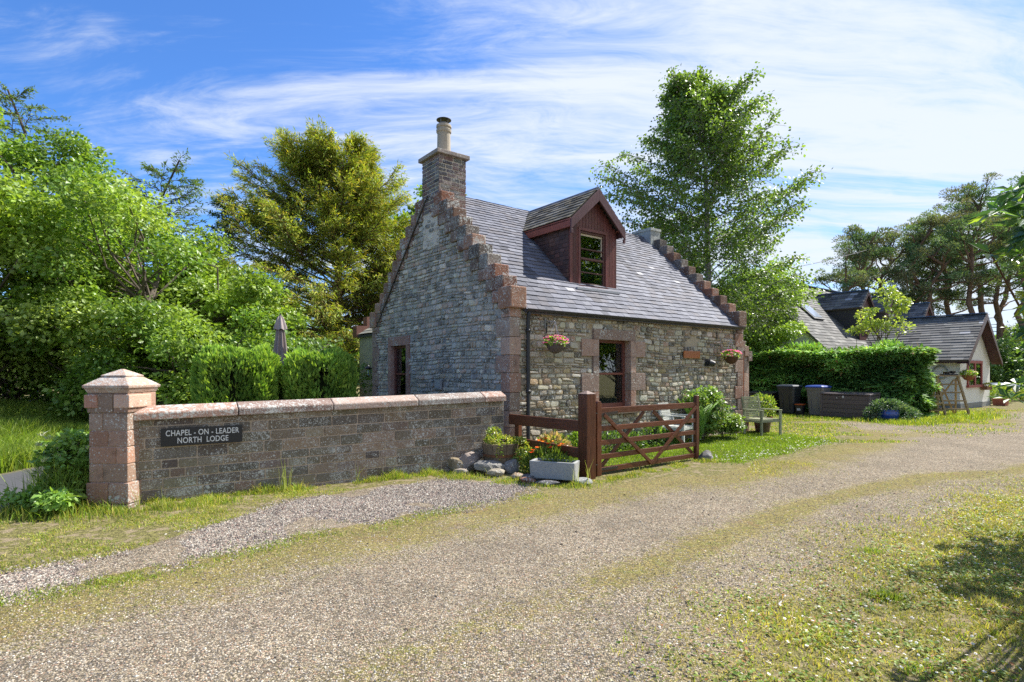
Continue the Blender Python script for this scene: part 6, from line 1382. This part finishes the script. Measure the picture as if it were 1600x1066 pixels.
X, Y = scatter(150000, -8, -2.2, 3.2, 7.6, 10, lambda X, Y: ld_(X, Y)*np.clip((fbm(X, Y, 2, 12)-.42)*3.2, 0, 1)); k = (Y-6.72)*4.37 < (X+4.5)*2.8+.2; X, Y = X[k], Y[k]; blades(mb, X, Y, .028, .007, DRY+DRY+GC[:1], 10, 1.0)
X, Y = scatter(130000, -16, -7.6, 8.2, 14.5, 11, lambda X, Y: (fields(X, Y)['road'] < -.05)*(X < -7.6)*1.0); blades(mb, X, Y, .42*(.5+fbm(X, Y, .8, 8)), .018, [(.14, .22, .03), (.18, .26, .035), (.10, .17, .025), (.24, .29, .06)], 11, .5)
X, Y = scatter(26000, -6.1, -5.2, 6.9, 8.6, 12, lambda X, Y: (X > -6.0+.3*fbm(X, Y, 3, 3))*(fields(X, Y)['road'] < -.05)*((Y-6.9)*1 > (X+4.6)*.8+.1)); blades(mb, X, Y, .30*(.4+fbm(X, Y, 1, 8)), .014, GC, 12, .5)
mb.build('roadside_grass', M['grass'], None, kind='stuff', label='tall bright grass on the bank across the lane and rough turf by the pier', cat='grass')
mb = MB()   # weedy margin before the bins and the far hedge
X, Y = scatter(150000, 6, 24, 12.5, 24, 13, lambda X, Y: np.clip(fields(X, Y)['moss']*1.1-.15, 0, 1)*.6*(fields(X, Y)['path'] < 0)*(fbm(X, Y, 1.2, 15) > .42)); blades(mb, X, Y, .05, .02, DRY+GC, 13, .7)
for (u, v, su, sv, n, hh_) in ((13.8, 1.2, .25, 1.8, 2200, .09), (14.3, -1.2, .5, .5, 1600, .14), (16.0, -1.8, 1.2, .3, 2600, .14), (18.5, -1.9, 1.2, .5, 2600, .16)):
    r = np.random.default_rng(n+int(u)); a = r.normal(size=n)*su; b = r.normal(size=n)*sv; X = HC[0]+HA[0]*(u+a)+HB[0]*(v+b); Y = HC[1]+HA[1]*(u+a)+HB[1]*(v+b); blades(mb, X, Y, hh_, .016, GC+DRY[:2], n, .5)
mb.build('far_margin_grass', M['grass'], None, kind='stuff', label='weedy grass margin in front of the bins and hedge', cat='grass')
# loose stones on the drive and the pale chippings by the wall
def pebbles(name, X, Y, smin, smax, cols, seed, label):
    r = np.random.default_rng(seed); n = len(X); s = (smin+(smax-smin)*r.uniform(0, 1, n)**1.5*(1+.9*(r.random(n) < .04)))*(1+.012*np.maximum(Y-3, 0)); O = np.array([(1, 0, 0), (0, 1, 0), (-1, 0, 0), (0, -1, 0), (0, 0, 1), (0, 0, -.6)])
    O2 = O[None]*r.uniform(.6, 1.2, (n, 6, 1)); a = r.uniform(0, 6.28, n); ca, sa = np.cos(a)[:, None], np.sin(a)[:, None]
    V_ = np.stack([(O2[..., 0]*ca-O2[..., 1]*sa*.75), (O2[..., 0]*sa+O2[..., 1]*ca*.75), O2[..., 2]*.62], -1)*s[:, None, None]+np.stack([X, Y, ground_z(X, Y)+s*.12], -1)[:, None]
    Fp = np.array([(0, 1, 4), (1, 2, 4), (2, 3, 4), (3, 0, 4), (1, 0, 5), (2, 1, 5), (3, 2, 5), (0, 3, 5)])
    cols = np.array(cols); cc = cols[r.integers(0, len(cols), n)]*r.uniform(.75, 1.3, (n, 1)); mb = MB()
    mb.add(V_.reshape(-1, 3), (np.arange(n)[:, None, None]*6+Fp[None]).reshape(-1, 3), np.repeat(cc, 6, 0)); mb.build(name, M['concrete'], None, kind='stuff', label=label, cat='gravel')
PCOL = [(.45, .41, .33), (.30, .26, .20), (.17, .145, .11), (.38, .32, .24), (.24, .19, .14), (.42, .38, .32), (.33, .22, .16), (.12, .11, .10), (.50, .46, .38), (.27, .24, .19)]
X, Y = scatter(420000, -9, 9, 2.1, 9, 16, lambda X, Y: (fields(X, Y)['drive'] > 0)*(fields(X, Y)['strip'] < 0)*inview(X, Y)*np.clip((3.0/Y)**2, .03, 1)*.75); pebbles('drive_gravel', X, Y, .003, .0095, PCOL, 16, 'fine rounded gravel bedded in the drive surface')
X, Y = scatter(420000, -6, .6, 3.0, 8.9, 17, lambda X, Y: np.clip(fields(X, Y)['strip']*2+.45, 0, 1)*inview(X, Y)*np.clip(7/Y-.4, .3, 1)*np.clip((fbm(X, Y, 1.9, 91)-.36)*9, 0, 1)); pebbles('pink_chippings', X, Y, .007, .015, [(.29, .245, .19), (.20, .165, .13), (.36, .31, .25), (.13, .11, .09), (.42, .39, .33), (.25, .175, .14), (.08, .07, .06)], 17, 'loose pinkish-grey stone chippings between the wall and the drive')
X, Y = scatter(1500, -6, 12, 2.4, 14, 18, lambda X, Y: (fields(X, Y)['drive'] > 0)*inview(X, Y)*.5*np.clip(5/Y, .2, 1)); pebbles('dark_debris', X, Y, .007, .016, [(.03, .022, .018), (.05, .035, .025)], 18, 'small dark cones and twigs scattered over the drive')
